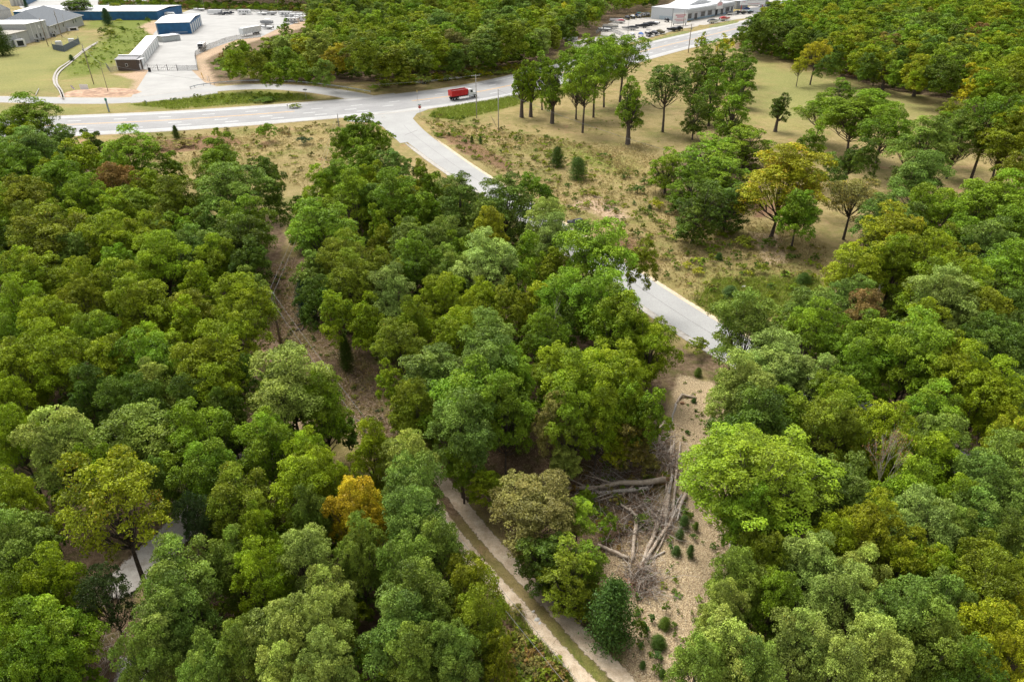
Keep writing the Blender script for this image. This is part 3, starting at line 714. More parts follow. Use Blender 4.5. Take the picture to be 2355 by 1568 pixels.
# canopy areas to fill: (polygon over the crowns' picture positions, palette, radius range, height)
CAN = [
 ([(-160, 330), (60, 310), (210, 350), (330, 400), (420, 440), (520, 470), (600, 540), (610, 640), (575, 700), (560, 780), (560, 900), (500, 960), (380, 990), (350, 1090), (180, 1120), (150, 1300), (-160, 1400)], 'yyygogbl'),
 ([(-160, 1380), (140, 1250), (160, 1420), (260, 1560), (300, 1700), (-160, 1700)], 'gbyo'),
 ([(420, 980), (560, 960), (620, 860), (780, 860), (800, 1000), (860, 1030), (980, 1080), (1000, 1200), (1040, 1310), (1120, 1420), (1140, 1660), (330, 1660), (350, 1400), (440, 1260), (480, 1150)], 'ybpbgo'),
 ([(660, 500), (730, 420), (840, 350), (900, 400), (1080, 440), (1240, 470), (1280, 560), (1380, 600), (1430, 700), (1500, 760), (1500, 900), (1420, 960), (1300, 1000), (1180, 1000), (1120, 1050), (1040, 1000), (1030, 930), (950, 890), (900, 820), (810, 770), (720, 700), (700, 620)], 'ggyob'),
 ([(1640, 800), (1720, 770), (1830, 720), (1960, 700), (1930, 620), (2000, 520), (2100, 470), (2500, 450), (2500, 1660), (1600, 1660), (1620, 1480), (1680, 1310), (1730, 1200), (1680, 1100), (1680, 960)], 'ggybpod'),
 ([(712, -6), (1500, 1), (1480, 20), (1380, 52), (1300, 80), (1230, 120), (1130, 140), (1000, 150), (860, 168), (720, 160), (600, 160), (510, 150), (500, 130), (600, 112), (700, 84), (716, 40)], 'gylygdbypo'),
 ([(220, -60), (1540, -40), (1500, 2), (720, 6), (650, -10), (430, -14), (330, -20)], 'ddgdg'),
 ([(1760, 30), (1880, 4), (1960, -40), (2480, -40), (2480, 260), (2340, 220), (2200, 185), (2030, 150), (1900, 112), (1780, 90), (1712, 84)], 'gydlgbGly'),
]
class Cells:
    def __init__(s, c=8.0): s.c = c; s.d = {}
    def add(s, x, y, r): s.d.setdefault((int(x // s.c), int(y // s.c)), []).append((x, y, r))
    def ok(s, x, y, r, f):
        i, j = int(x // s.c), int(y // s.c)
        for a in range(i - 2, i + 3):
            for b in range(j - 2, j + 3):
                for (p, q, t) in s.d.get((a, b), ()):
                    if (p - x) ** 2 + (q - y) ** 2 < ((t + r) * f) ** 2: return False
        return True
cells = Cells()
for t in TREES: cells.add(t['p'].x, t['p'].y, t['R'])
roads_np = [(HW, HW_W + 3), (SIDE, SIDE_W + 2.5), (FRONT, FR_W + 2)]
for ci, (poly, pal) in enumerate(CAN):
    W = GP(poly, 9.5); xs_ = [p.x for p in W]; ys_ = [p.y for p in W]
    far = ci >= 5
    area = (max(xs_) - min(xs_)) * (max(ys_) - min(ys_)); rg = np.random.default_rng(50 + ci)
    n = int(area / (4.0 if not far else 9.0))
    Q = np.c_[rg.uniform(min(xs_), max(xs_), n), rg.uniform(min(ys_), max(ys_), n)]
    sd = sdist(Q, W); keep = sd > (1.5 if not far else 1.0)
    Q = Q[keep]; sd = sd[keep]
    dr = np.full(len(Q), 1e9)
    for pa, wd in roads_np: dr = np.minimum(dr, pathdist(Q, pa) - wd)
    for pl in (LOT, DRIVE, DEALER, LOT_L): dr = np.minimum(dr, -sdist(Q, pl) - 4)
    Q = Q[dr > 0]
    for x, y in Q:
        R = rg.uniform(2.6, 4.4) if not far else rg.uniform(3.6, 7.2)
        if cells.ok(x, y, R, .74 if not far else .70):
            cells.add(x, y, R)
            c = pal[rg.integers(len(pal))]
            if rg.random() < (.02 if not far else .05): c = 'GRBoYo'[rg.integers(6)]
            add_tree((x, y), R, rg.uniform(9.5, 13.5) if not far else 7.5 + R * rg.uniform(1.1, 1.9), c, None, None, 'fill%d' % ci)
UNDER = []     # undergrowth of the woods: low bushes and saplings
ucells = Cells(6.0)
for ci, (poly, pal) in enumerate(CAN[:5]):
    W = GP(poly, 2.5); xs_ = [p.x for p in W]; ys_ = [p.y for p in W]; rg = np.random.default_rng(150 + ci)
    n = int((max(xs_) - min(xs_)) * (max(ys_) - min(ys_)) / 2.5)
    Q = np.c_[rg.uniform(min(xs_), max(xs_), n), rg.uniform(min(ys_), max(ys_), n)]
    Q = Q[sdist(Q, W) > 1.0]
    dr = np.full(len(Q), 1e9)
    for pa, wd in roads_np + [(TR, 3.6)]: dr = np.minimum(dr, pathdist(Q, pa) - wd)
    for x, y in Q[dr > 0]:
        R = rg.uniform(1.1, 2.6)
        if ucells.ok(x, y, R, .62):
            ucells.add(x, y, R); UNDER.append(dict(p=Vector((x, y, 0)), R=R, H=R * rg.uniform(1.5, 2.6), c='dgdogbyd'[rg.integers(8)]))
# foliage skirts along the wood edges beyond the highway and the field
for poly, hh in (([(500, 150), (600, 168), (720, 178), (860, 190), (1000, 176), (1130, 158), (1240, 140), (1240, 125), (1000, 150), (720, 150), (520, 120)], 3.2),
                 ([(1700, 118), (1900, 168), (2030, 205), (2200, 232), (2354, 262), (2354, 230), (2030, 180), (1900, 145), (1700, 100)], 3.0),
                 ([(230, 18), (430, 24), (700, 30), (700, 20), (430, 14), (230, 8)], 4)):
    W = GP(poly); xs_ = [p.x for p in W]; ys_ = [p.y for p in W]; rg = np.random.default_rng(7)
    n = int((max(xs_) - min(xs_)) * (max(ys_) - min(ys_)) / 5)
    Q = np.c_[rg.uniform(min(xs_), max(xs_), n), rg.uniform(min(ys_), max(ys_), n)]
    for x, y in Q[sdist(Q, W) > 0]:
        R = rg.uniform(1.2, 3.0)
        if ucells.ok(x, y, R, .6):
            ucells.add(x, y, R); UNDER.append(dict(p=Vector((x, y, 0)), R=R, H=R * rg.uniform(1.2, 2.0), c='dgygblyodR'[rg.integers(10)]))
print('UNDER', len(UNDER))
# visible size and order
def on_picture(t):
    q = proj((t['p'].x, t['p'].y, t['H'] * .66)); w = 2 * t['R'] / mpp((t['p'].x, t['p'].y, t['H'] * .66))
    return q, w
for t in TREES: t['q'], t['w'] = on_picture(t)
TREES = [t for t in TREES if -t['w'] * .5 < t['q'][0] < 2354 + t['w'] * .5 and -t['w'] * 1.5 < t['q'][1] < 1568 + t['w'] * .75]
print('TREES', len(TREES), 'hand', sum(t['src'] == 'hand' for t in TREES))
# ---------------------------------------------------------------- labels that single out each tree
LANDMARKS = [(1062, 213, 'the red dump truck'), (964, 250, 'the stop sign'), (410, 60, 'the blue storage building'), (295, 148, 'the brown office shed'), (130, 50, 'the grey-roofed office'),
 (572, 78, 'the white semi trailer'), (765, 135, 'the orange tree behind the highway'), (1500, 40, 'the boat dealership'), (1421, 85, 'the blue covered boat'), (1588, 90, 'the pole beside the dealership'),
 (266, 420, 'the rust-coloured tree in the left wood'), (60, 290, 'the wood corner at the highway'), (642, 720, 'the utility pole in the cleared strip'), (140, 1015, 'the big pale tree at far left'),
 (265, 1185, 'the open gold-green tree over the gravel path'), (300, 1320, 'the gravel path at lower left'), (821, 1170, 'the orange tree by the dirt track'), (690, 900, 'the clay wash in the cleared strip'),
 (1055, 1200, 'the top of the dirt track'), (1200, 1420, 'the power wires along the track'), (1327, 520, 'the black car'), (1355, 610, 'the tall bright green tree by the side road'), (1570, 725, 'the lower bend of the side road'),
 (1420, 1130, 'the big fallen log'), (1500, 1230, 'the log pile'), (1956, 1125, 'the bare reddish tree'), (1721, 1095, 'the huge green crown by the clearing'), (1790, 430, 'the golden tree on the bank'),
 (2260, 1475, 'the yellow trees at lower right'), (1980, 735, 'the rust-brown tree on the right'), (1226, 1155, 'the brown-leaved oak'), (1400, 1415, 'the dark cedar beside the track'), (1120, 430, 'the straight stretch of side road'),
 (1862, 130, 'the tall yellow tree at the field edge'), (2020, 90, 'the bare grey trees behind the field'), (2230, 300, 'the leaning trunk in the right field'), (1339, 250, 'the tree group in the mown field'),
 (1650, 250, 'the dark clump in the field'), (1640, 430, 'the leafy clump on the bank'), (1160, 240, 'the grey poles at the highway'), (2290, 700, 'the far right slope'), (2180, 980, 'the road gap in the right wood'), (1850, 900, 'the cream-tipped trees on the right'),
 (900, 420, 'the wood edge along the side road'), (1000, 760, 'the middle of the central wood'), (480, 620, 'the middle of the left wood'), (450, 1010, 'the dark gap in the left wood'), (640, 1440, 'the lower middle wood'), (1940, 1430, 'the lower right wood'),
 (200, 780, 'the left edge of the wood'), (780, 600, 'the blue-green crown beside the cleared strip'), (560, 420, 'the tall trees at the strip head')]
ORD = ['nearest to it', 'second nearest to it', 'third nearest to it', 'fourth nearest to it', 'fifth nearest to it', 'sixth nearest to it', 'seventh nearest to it', 'eighth nearest to it', 'ninth nearest to it', 'tenth nearest to it']
def relation(q):
    best = min(LANDMARKS, key=lambda l: (l[0] - q[0]) ** 2 + ((l[1] - q[1]) * 1.25) ** 2)
    dx, dy = q[0] - best[0], q[1] - best[1]; d = math.hypot(dx, dy)
    if d < 12: rel = 'at'
    elif abs(dx) > abs(dy): rel = 'left of' if dx < 0 else 'right of'
    else: rel = 'above' if dy < 0 else 'below'
    return best[2], rel, d
def unique_labels(items):     # items: list of (object, description, picture position)
    groups = {}
    for o, desc, q in items:
        lm, rel, d = relation(q); groups.setdefault((desc, rel, lm), []).append((d, o))
    for (desc, rel, lm), L in groups.items():
        L.sort(key=lambda e: e[0])
        for k, (d, o) in enumerate(L):
            o['label'] = '%s %s %s' % (desc, rel, lm) + ('' if len(L) == 1 else ', ' + ORD[min(k, 9)])
            w_ = o['label'].split()
            if len(w_) > 16: o['label'] = o['label'].replace(' nearest to it', ' nearest').replace(' upright', '').replace(' broad', '').replace('the middle of ', 'mid ').replace('nearest to it', 'nearest')
            w_ = o['label'].split()
            if len(w_) > 16: o['label'] = ' '.join(w_).replace(' tree ', ' ', 1).replace('seedling', '', 1)
            if len(o['label'].split()) > 16: print('LONG', o['label'])
def tint(c, r):
    a = TC[c]; k = r.uniform(.86, 1.16); h = r.uniform(-.07, .07)
    return (a[0] * k * (1 + h), a[1] * k, a[2] * k * (1 - h * 2), a[3] * r.uniform(.4, 1.6))
TREES.sort(key=lambda t: (not (t['fixed'] or t['shape']), -t['w']))
MAIN, REST = TREES[:300], TREES[300:]
tree_items = []
for t in MAIN:
    lod = 'near' if t['w'] > 88 else 'mid' if t['w'] > 32 else 'far'
    pool = BUSHY if t['shape'] == 'bushy' else GIANT if t['shape'] == 'giant' else SLIM if t['shape'] == 'slim' else OPEN if t['shape'] == 'open' else VAR[lod]
    cm, tm = pool[rnd.randrange(len(pool))]
    root = empty('tree', t['p'], rnd.uniform(0, 2 * PI))
    sx = t['R'] / REF_R; root.scale = (sx * rnd.uniform(.93, 1.07), sx * rnd.uniform(.93, 1.07), t['H'] / REF_H)
    cr = link_mesh('crown', cm, None, root); cr.color = tint(t['c'], rnd)
    link_mesh('trunk', tm, None, root)
    size = 'large' if t['R'] > 5.2 else 'small' if t['R'] < 3 else 'broad' if t['R'] > 4.3 else ''
    desc = ' '.join(x for x in (size, CNAME[t['c']], 'slim' if t['shape'] == 'slim' else '', 'tree') if x)
    root['category'] = 'tree'
    root['group'] = 'trees of the woods' if t['src'] != 'hand' or t['q'][1] > 330 else 'trees beyond the roads'
    tree_items.append((root, desc, t['q']))
unique_labels(tree_items)
# the hundreds of farther and smaller trees: one mass of woodland
def gn_scatter(obj, coll):
    ng = bpy.data.node_groups.new('scatter', 'GeometryNodeTree')
    ng.interface.new_socket('Geometry', in_out='INPUT', socket_type='NodeSocketGeometry')
    ng.interface.new_socket('Geometry', in_out='OUTPUT', socket_type='NodeSocketGeometry')
    N = ng.nodes.new; L = ng.links.new
    gi, go, iop, ci_ = N('NodeGroupInput'), N('NodeGroupOutput'), N('GeometryNodeInstanceOnPoints'), N('GeometryNodeCollectionInfo')
    ci_.inputs['Collection'].default_value = coll; ci_.inputs['Separate Children'].default_value = True; ci_.inputs['Reset Children'].default_value = True
    iop.inputs['Pick Instance'].default_value = True
    def na(nm, dt):
        n = N('GeometryNodeInputNamedAttribute'); n.data_type = dt; n.inputs['Name'].default_value = nm; return n.outputs['Attribute']
    L(gi.outputs[0], iop.inputs['Points']); L(ci_.outputs[0], iop.inputs['Instance'])
    L(na('idx', 'INT'), iop.inputs['Instance Index']); L(na('scl', 'FLOAT_VECTOR'), iop.inputs['Scale'])
    L(na('rotz', 'FLOAT_VECTOR'), iop.inputs['Rotation'])
    L(iop.outputs[0], go.inputs[0])
    md = obj.modifiers.new('scatter', 'NODES'); md.node_group = ng

CL = 'gydblpoYORBkG'
def fattr(me, nm, typ, vals):
    a = me.attributes.new(nm, typ, 'POINT')
    key = {'FLOAT_VECTOR': 'vector', 'FLOAT_COLOR': 'color'}.get(typ, 'value')
    a.data.foreach_set(key, np.array(vals, np.int32 if typ == 'INT' else np.float32).ravel())
def scatter(name, label, cat, items, meshes, pick, ref):
    """one stuff object: points that carry size, turn, colour; a sample mesh stands on each"""
    src = bpy.data.collections.new(name + '_samples')
    for i, me in enumerate(meshes): src.objects.link(bpy.data.objects.new('sample_%02d' % i, me))
    me = bpy.data.meshes.new(name); me.from_pydata([tuple(t['p']) for t in items], [], [])
    fattr(me, 'idx', 'INT', [pick(t) for t in items])
    fattr(me, 'rotz', 'FLOAT_VECTOR', [(0, 0, rnd.uniform(0, 6.28)) for t in items])
    fattr(me, 'scl', 'FLOAT_VECTOR', [(t['R'] / ref[0] * rnd.uniform(.9, 1.1), t['R'] / ref[0] * rnd.uniform(.9, 1.1), t['H'] / ref[1]) for t in items])
    cols = [tint(t['c'], rnd) for t in items]
    fattr(me, 'tcol', 'FLOAT_COLOR', [(*c[:3], 1) for c in cols]); fattr(me, 'turn', 'FLOAT', [c[3] for c in cols])
    o = link_mesh(name, me); tag(o, label, cat, kind='stuff'); gn_scatter(o, src)
    return o
def inst_copy(me):
    c = me.copy(); c.materials.clear(); c.materials.append(LEAF_I); return c
_far = [inst_copy(v[0]) for v in VAR['far']]; _mid = [inst_copy(v[0]) for v in VAR['mid'][:4]]
scatter('woodland', 'mass of farther trees behind the highway and beyond the field', 'woodland', REST, _far + _mid,
        lambda t: rnd.randrange(6) if t['w'] < 44 else 6 + rnd.randrange(4), (REF_R, REF_H))
_bush = []
for i in range(4):
    me, _ = crown_mesh('bush_%d' % i, 600 + i, 2.0, -.1, 3.6, 9, 12, 15, .27, irregular=.7, skirt=.2); _bush.append(inst_copy(me))
scatter('undergrowth', 'leafy bushes and saplings growing under the woodland trees', 'undergrowth', UNDER, _bush, lambda t: rnd.randrange(4), (2.0, 3.6))
# ================================================================ CEDARS, BARE TREES, SHRUBS, LOGS, BRUSH
def cedar_mesh(name, seed, R, H, n, size, cone=1.0, z0=.1):
    rng = np.random.default_rng(seed); nc = max(12, n // 26); C = []; Nn = []; LV = []
    for k in range(nc):
        f = rng.random() ** .8; z = z0 + (H - z0) * f; rr = R * ((1 - f) ** .75 * cone + (1 - cone) * math.sin(PI * (f * .8 + .2)) ** .5) * rng.uniform(.55, 1.18) + .05
        a = rng.uniform(0, 2 * PI); m = 26
        c = np.array([math.cos(a) * rr, math.sin(a) * rr, z]); t = rng.uniform(.1, 1.0, (m, 1))
        pts = c * np.array([1, 1, 0]) * t ** .6 + np.array([0, 0, z]) + rng.normal(size=(m, 3)) * np.array([.16, .16, .13]) * R * .8 + np.array([0, 0, 1]) * (t - .5) * -.12 * H * .3
        C.append(pts); Nn.append(unit(rng.normal(size=(m, 3)) * .8 + np.array([math.cos(a), math.sin(a), .7])))
        b = rng.uniform(.2, .75); LV.append(np.c_[np.clip(b + rng.normal(size=m) * .15, 0, 1), np.clip(.5 + rng.normal(size=m) * .2, 0, 1), rng.uniform(.3, 1.2, m)])
    V = leaf_faces(rng, np.concatenate(C), np.concatenate(Nn), size, aspect=.5, tri=True)
    me = np_mesh(name, V, 3, np.concatenate(LV)); me.materials.append(LEAF); return me
def simple_trunk(name, r, h):
    o = MB().tube([(0, 0, -.2), (.03, .02, h * .5), (0, 0, h)], [r, r * .7, r * .2], 6).build(name, BARK, smooth=True); me = o.data; bpy.data.objects.remove(o); return me
CED = [cedar_mesh('cedar_crown_%d' % i, 700 + i, 2.0, 6.0, 13000, .16, (1.0, .45, .1)[i]) for i in range(3)]
CEDT = simple_trunk('cedar_trunk', .16, 4.8)
def cedar(base, R, H, v, col, label, name='cedar_tree', cat='cedar', group=None):
    root = thing(name, label, cat, base, rnd.uniform(0, 6.28), group); root.scale = (R / 2, R / 2, H / 6)
    c = link_mesh('crown', CED[v], None, root); c.color = col
    link_mesh('trunk', CEDT, None, root); return root
CD, CB, CY = (.062, .100, .008, 0), (.066, .125, .018, 0), (.12, .15, .012, .05)
for u, v, w, H, k, col, lab in (
    (1400, 1470, 128, 6.5, 1, CB, 'round blue-green cedar beside the dirt track'),
    (712, 735, 60, 6.5, 1, (.03, .085, .04, 0), 'small blue-green cedar at the right side of the cleared strip'),
    (408, 322, 18, 3.6, 1, CD, 'lone narrow cedar standing by the highway verge'),
    (1280, 385, 40, 4.6, 1, CD, 'dark conical cedar on the bank, the left one of two'),
    (1326, 412, 46, 4.8, 2, (.09, .15, .02, 0), 'round light green cedar on the bank, right of the dark one'),
    (8, 128, 60, 13, 1, CD, 'tall dark spruce at the left edge by the office'),
    (250, 60, 26, 9, 1, (.05, .10, .03, 0), 'narrow dark cedar standing before the long blue building'),
    (166, 141, 14, 2.4, 1, CB, 'small cedar beside the curved wheel tracks'),
    (63, 24, 14, 7, 0, (.05, .11, .05, 0), 'pointed spruce between the white gable and the grey roof'),
    (460, 428, 18, 2.2, 2, (.13, .06, .03, 0), 'small dead brown cedar beside the wood edge'),
    (1085, 330, 12, 1.8, 0, CD, 'tiny cedar on the verge below the grey poles, left'),
    (1105, 332, 13, 2.0, 0, (.09, .15, .02, 0), 'tiny bright cedar on the verge below the grey poles, right'),
    (935, 985, 60, 5.0, 1, (.05, .11, .02, 0), 'dark green cedar at the foot of the central wood'),
    (800, 850, 40, 5.0, 1, CD, 'dark shaggy cedar low on the right of the cleared strip')):
    b = G(u, v); cedar(b, w * mpp((b.x, b.y, H * .5)) / 2, H, k, col, lab)
SHM_S = [crown_mesh('leafy_seedling_%d' % i, 870 + i, 1.7, .0, 6.0, 9, 12, 22, .3, irregular=.9, skirt=.3)[0] for i in range(2)]
# seedlings on the wood chips
seed_items = []
SE = [(ZF, '160 850 46 1.6;140 905 34 1.3;192 815 28 1.1;163 805 40 1.3;125 975 40 1.1;188 985 30 1.6;215 865 22 1.2;78 1245 30 1.5;12 1290 30 1.3;72 1312 44 1.3;115 1312 26 .9;42 1400 56 1.4;42 1462 42 1.2;140 1430 30 1.0;24 1525 30 1.2;117 1362 20 1.1;205 905 26 .9;176 425 24 .8;206 285 20 .9;-40 1420 26 1.3;-20 1330 34 1.2;-55 1260 30 1.2;-30 1500 24 1.0;60 1540 30 1.0;225 160 30 1.5;100 960 24 .9'), (ZC, '270 730 30 1.4;595 905 44 1.6;110 590 26 1.2;200 610 22 1.0;300 640 34 1.0;420 870 18 .8;660 1110 70 2.0;1080 1040 70 2.2;50 440 30 1.2;170 470 40 1.8;130 520 60 2.0')]
for (a, bu, c_, bv), txt in SE:
    for e in txt.split(';'):
        x, y, w, H = map(float, e.split()); b = G(a * x + bu, c_ * y + bv)
        r_ = cedar(b, w * a * mpp(b) / 2 * 1.45, H * .8, rnd.choice((0, 1, 1)), ((.07, .125, .010, 0), (.08, .14, .022, 0), (.11, .165, .012, 0))[rnd.randrange(3)], None, 'seedling', 'seedling', 'seedlings in the open ground')
        if rnd.random() < .5: r_.children[0].data = SHM_S[rnd.randrange(2)]
        seed_items.append((r_, ('small' if H < 1.1 else 'bushy' if w > 40 else 'upright') + ' green seedling', (a * x + bu, c_ * y + bv - 8)))
unique_labels(seed_items)
# shrubs
SHM = []
for i in range(4):
    me, _ = crown_mesh('shrub_%d' % i, 800 + i, 2.0, -.1, 3.4, 10, 13, 22, .2, irregular=.6, skirt=.3); SHM.append(me)
shrub_items = []
for u, v, w, H, c, lab in (
    (618, 325, 60, 5.5, 'g', 'round green shrub on the verge below the highway'), (500, 322, 26, 4.5, 'l', 'thin pale sapling on the verge below the highway'),
    (1508, 478, 36, 2.2, 'Y', 'yellow-green shrub at the foot of the leafy clump'), (1645, 520, 60, 4.0, 'd', 'dark leafy shrub below the clump on the bank'),
    (1710, 568, 50, 2.4, 'o', 'reddish olive shrub under the golden tree'), (1760, 565, 40, 1.8, 'd', 'low dark shrub beside the golden trunk'), (1580, 615, 26, 1.3, 'Y', 'left one of two low yellow shrubs near the side road'),
    (1605, 628, 30, 1.3, 'Y', 'right one of two low yellow shrubs near the side road'), (1750, 625, 36, 1.8, 'o', 'small dark olive shrub by the pale rocks'), (1550, 490, 34, 2, 'd', 'dark green shrub left of the clump shrub'),
    (240, 78, 26, 4, 'd', 'green shrub on the slope, left of a pair'), (255, 84, 26, 4, 'o', 'olive shrub on the slope, right of a pair'), (306, 37, 14, 3, 'g', 'small green shrub before the long blue building'),
    (342, 54, 13, 4.5, 'g', 'upright shrub on the pale bank by the blue building'), (285, 72, 14, 3, 'd', 'small shrub on the bank left of the blue building'), (318, 58, 9, 2, 'd', 'tiny shrub on the pale bank'), (275, 50, 22, 2.5, 'G', 'yellowish shrub patch on the slope top'),
    (1127, 160, 44, 4.5, 'l', 'bright green bush behind the trailers at the highway'), (1080, 168, 30, 2.6, 'R', 'red-leaved bush behind the highway'), (1010, 178, 16, 2.0, 'R', 'small red bush at the wood edge'), (1105, 160, 24, 2.4, 'o', 'olive bush next to the red-leaved bush'),
    (280, 345, 60, 2.2, 'R', 'long reddish scrub on the verge, left end'), (350, 345, 70, 2.2, 'B', 'brown scrub on the verge, middle'), (430, 335, 60, 2.2, 'B', 'grey-brown scrub on the verge, right of middle'), (500, 345, 44, 3, 'R', 'rust-coloured scrub on the verge, right end'),
    (700, 330, 40, 2.2, 'k', 'low dark scrub on the verge beside the side road wood'), (530, 172, 70, 6, 'l', 'bright green bushes at the red bank corner'), (575, 180, 70, 6.5, 'g', 'leafy bush mound behind the guardrail'), (510, 155, 50, 5, 'g', 'bush on the slope below the lot fence'),
    (640, 184, 60, 6, 'y', 'yellow-green bush mound behind the guardrail curve'), (560, 140, 50, 4.5, 'o', 'olive bush mound below the semi trailer'), (700, 186, 60, 5, 'g', 'bush at the right end of the guardrail'), (860, 205, 30, 2, 'l', 'low bright patch of weeds by the highway'),
    (1600, 812, 60, 2.6, 'o', 'broad low bush at the lower bend of the side road'), (1460, 1000, 90, 4, 'o', 'rusty olive bush at the left of the log strip'), (1475, 1080, 80, 3.0, 'B', 'brown bush behind the fallen log'), (1435, 1070, 66, 3.4, 'G', 'golden bush behind the fallen log'),
    (1395, 1222, 54, 2.4, 'g', 'green sapling standing in the brush'), (1340, 1330, 40, 2.2, 'Y', 'small yellow bush above the blue-green cedar'), (1470, 1460, 40, 2.2, 'd', 'dark bush right of the blue-green cedar'), (1350, 1160, 50, 2.4, 'g', 'low green shoots below the fallen log'),
    (1300, 1090, 60, 3.5, 'p', 'grey-green bush left of the fallen log'), (855, 330, 36, 3, 'l', 'bright shrub by the side road mouth'), (1480, 1200, 50, 1.2, 'd', 'low weeds left of the log pile'),
    (680, 250 - 4, 30, 1.4, 'o', 'low scrub in the road island'), (610, 232, 60, 1.6, 'd', 'dark weeds in the road island'), (1260, 355, 30, 1.4, 'o', 'low olive weeds above the cedars'), (1330, 640 - 150, 10, 1, 'd', 'tiny weed on the red bank'),
    (1190, 1350 + 60, 40, 1.0, 'B', 'dry scrub beside the dirt track')):
    b = G(u, v + 3); R = w * mpp((b.x, b.y, H * .5)) / 2
    o = link_mesh('shrub', SHM[rnd.randrange(4)]); o.location = b; o.scale = (R / 2, R / 2, H / 3.6); o.rotation_euler.z = rnd.uniform(0, 6.28)
    o.color = tint(c, rnd); tag(o, lab, 'shrub')
# small weeds scattered over the banks: nobody could count them
weeds = []
rg = np.random.default_rng(77)
for poly, n, cols, hr in (([(1000, 262), (1340, 330), (1520, 420), (1560, 500), (1760, 560), (1900, 560), (1900, 640), (1700, 730), (1640, 735), (1420, 590), (1160, 415), (960, 285)], 700, 'oodBBygG', (.25, .8)),
                          ([(240, 325), (620, 290), (780, 285), (860, 330), (700, 430), (600, 420), (420, 400), (240, 350)], 200, 'BBRoyGo', (.25, .8)),
                          ([(300, 243), (500, 218), (690, 216), (720, 226), (560, 240)], 80, 'dyoy', (.3, .9)), ([(240, 60), (345, 70), (340, 100), (262, 150), (170, 180), (160, 150), (220, 100)], 300, 'ylyGpy', (.25, .8)),
                          ([(880, 205), (1180, 172), (1250, 150), (1100, 162), (860, 192)], 330, 'YoBGyp', (.5, 1.5)), ([(590, 620), (680, 600), (840, 880), (1060, 1130), (1040, 1150), (760, 960), (600, 830)], 220, 'oBdk', (.12, .4)),
                          ([(1180, 1420), (1240, 1480), (1320, 1590), (1150, 1590)], 120, 'BBoRd', (.2, .7)), ([(1560, 870), (1650, 900), (1640, 1080), (1690, 1290), (1640, 1500), (1480, 1560), (1420, 1340), (1560, 1100)], 160, 'odgd', (.1, .3)),
                          ([(1270, 1330), (1350, 1400), (1440, 1568), (1400, 1568), (1240, 1380)], 120, 'oodB', (.1, .4)), ([(1160, 1370), (1350, 1575), (1310, 1575), (1130, 1380)], 130, 'goyd', (.1, .35)),
                          ([(1380, 980), (1530, 960), (1540, 1120), (1480, 1280), (1380, 1260), (1300, 1130)], 110, 'oBRdg', (.15, .5)), ([(1210, 230), (1700, 130), (1750, 300), (2200, 420), (1900, 480), (1500, 330), (1150, 290)], 330, 'oyB', (.1, .3))):
    W = GP(poly); xs_ = [p.x for p in W]; ys_ = [p.y for p in W]
    Q = np.c_[rg.uniform(min(xs_), max(xs_), n * 4), rg.uniform(min(ys_), max(ys_), n * 4)]; Q = Q[sdist(Q, W) > .3]
    dr = np.full(len(Q), 1e9)
    for pa, wd in ((HW, HW_W + .4), (SIDE, SIDE_W + .6), (FRONT, FR_W + .3), (TR, 2.2)): dr = np.minimum(dr, pathdist(Q, pa) - wd)
    for x, y in Q[dr > .4][:n]:
        R = rg.uniform(*hr); weeds.append(dict(p=Vector((x, y, 0)), R=R * rg.uniform(.8, 1.6), H=R * rg.uniform(1.0, 1.9), c=cols[rg.integers(len(cols))]))
_weed = []
for i in range(4):
    me, _ = crown_mesh('weed_%d' % i, 850 + i, 1.0, -.15, 1.5, 6, 6, 9, .24, irregular=.8, skirt=.2); _weed.append(inst_copy(me))
scatter('weeds', 'low weeds and tufts scattered over the banks and verges', 'weeds', weeds, _weed, lambda t: rnd.randrange(4), (1.0, 1.5))
# dry grass tufts
def grass(name, label, polys, n, h, seed, c1, c2, w=.05, avoid=True):
    rg = np.random.default_rng(seed); V = []; LVs = []
    for poly, share in polys:
        W = GP(poly); xs_ = [p.x for p in W]; ys_ = [p.y for p in W]; m = int(n * share)
        Q = np.c_[rg.uniform(min(xs_), max(xs_), m * 3), rg.uniform(min(ys_), max(ys_), m * 3)]; Q = Q[inside(Q, W)]
        dr = np.full(len(Q), 1e9)
        for pa, wd in ((HW, HW_W + .2), (SIDE, SIDE_W + .3), (FRONT, FR_W + .1), (TR, 1.9)): dr = np.minimum(dr, pathdist(Q, pa) - wd)
        Q = Q[dr > 0][:m]
        k = 5
        c = np.repeat(Q, k, 0) + rg.normal(size=(len(Q) * k, 2)) * .12; d = rg.normal(size=(len(c), 2)) * .45 * h; hh = h * rg.uniform(.5, 1.3, (len(c), 1))
        s = unit(np.c_[rg.normal(size=(len(c), 2)), np.zeros(len(c))])[:, :2] * w
        z = np.zeros((len(c), 1)) - .05
        V.append(np.stack([np.c_[c - s, z], np.c_[c + s, z], np.c_[c + d, hh]], 1).reshape(-1, 3)); LVs.append(np.repeat(rg.random((len(Q), 3)), k, 0) * .6 + rg.random((len(c), 3)) * .4)
    me = np_mesh(name, np.concatenate(V), 3, np.concatenate(LVs)); me.materials.append(LEAF)
    o = link_mesh(name, me); o.color = (*c1, c2); tag(o, label, 'grass', kind='stuff')
grass('dry_grass', 'dry straw-coloured grass on the banks beside the side road', [([(960, 270), (1340, 330), (1520, 420), (1900, 560), (1900, 660), (1660, 745), (1420, 590), (1160, 415)], .5),
    ([(240, 325), (780, 285), (880, 335), (940, 400), (700, 430), (420, 400)], .25), ([(1300, 330), (1500, 330), (1560, 430), (1480, 420)], .1), ([(590, 630), (680, 600), (1060, 1130), (1030, 1160), (600, 860)], .15)], 26000, .3, 5, (.42, .33, .15), .0)
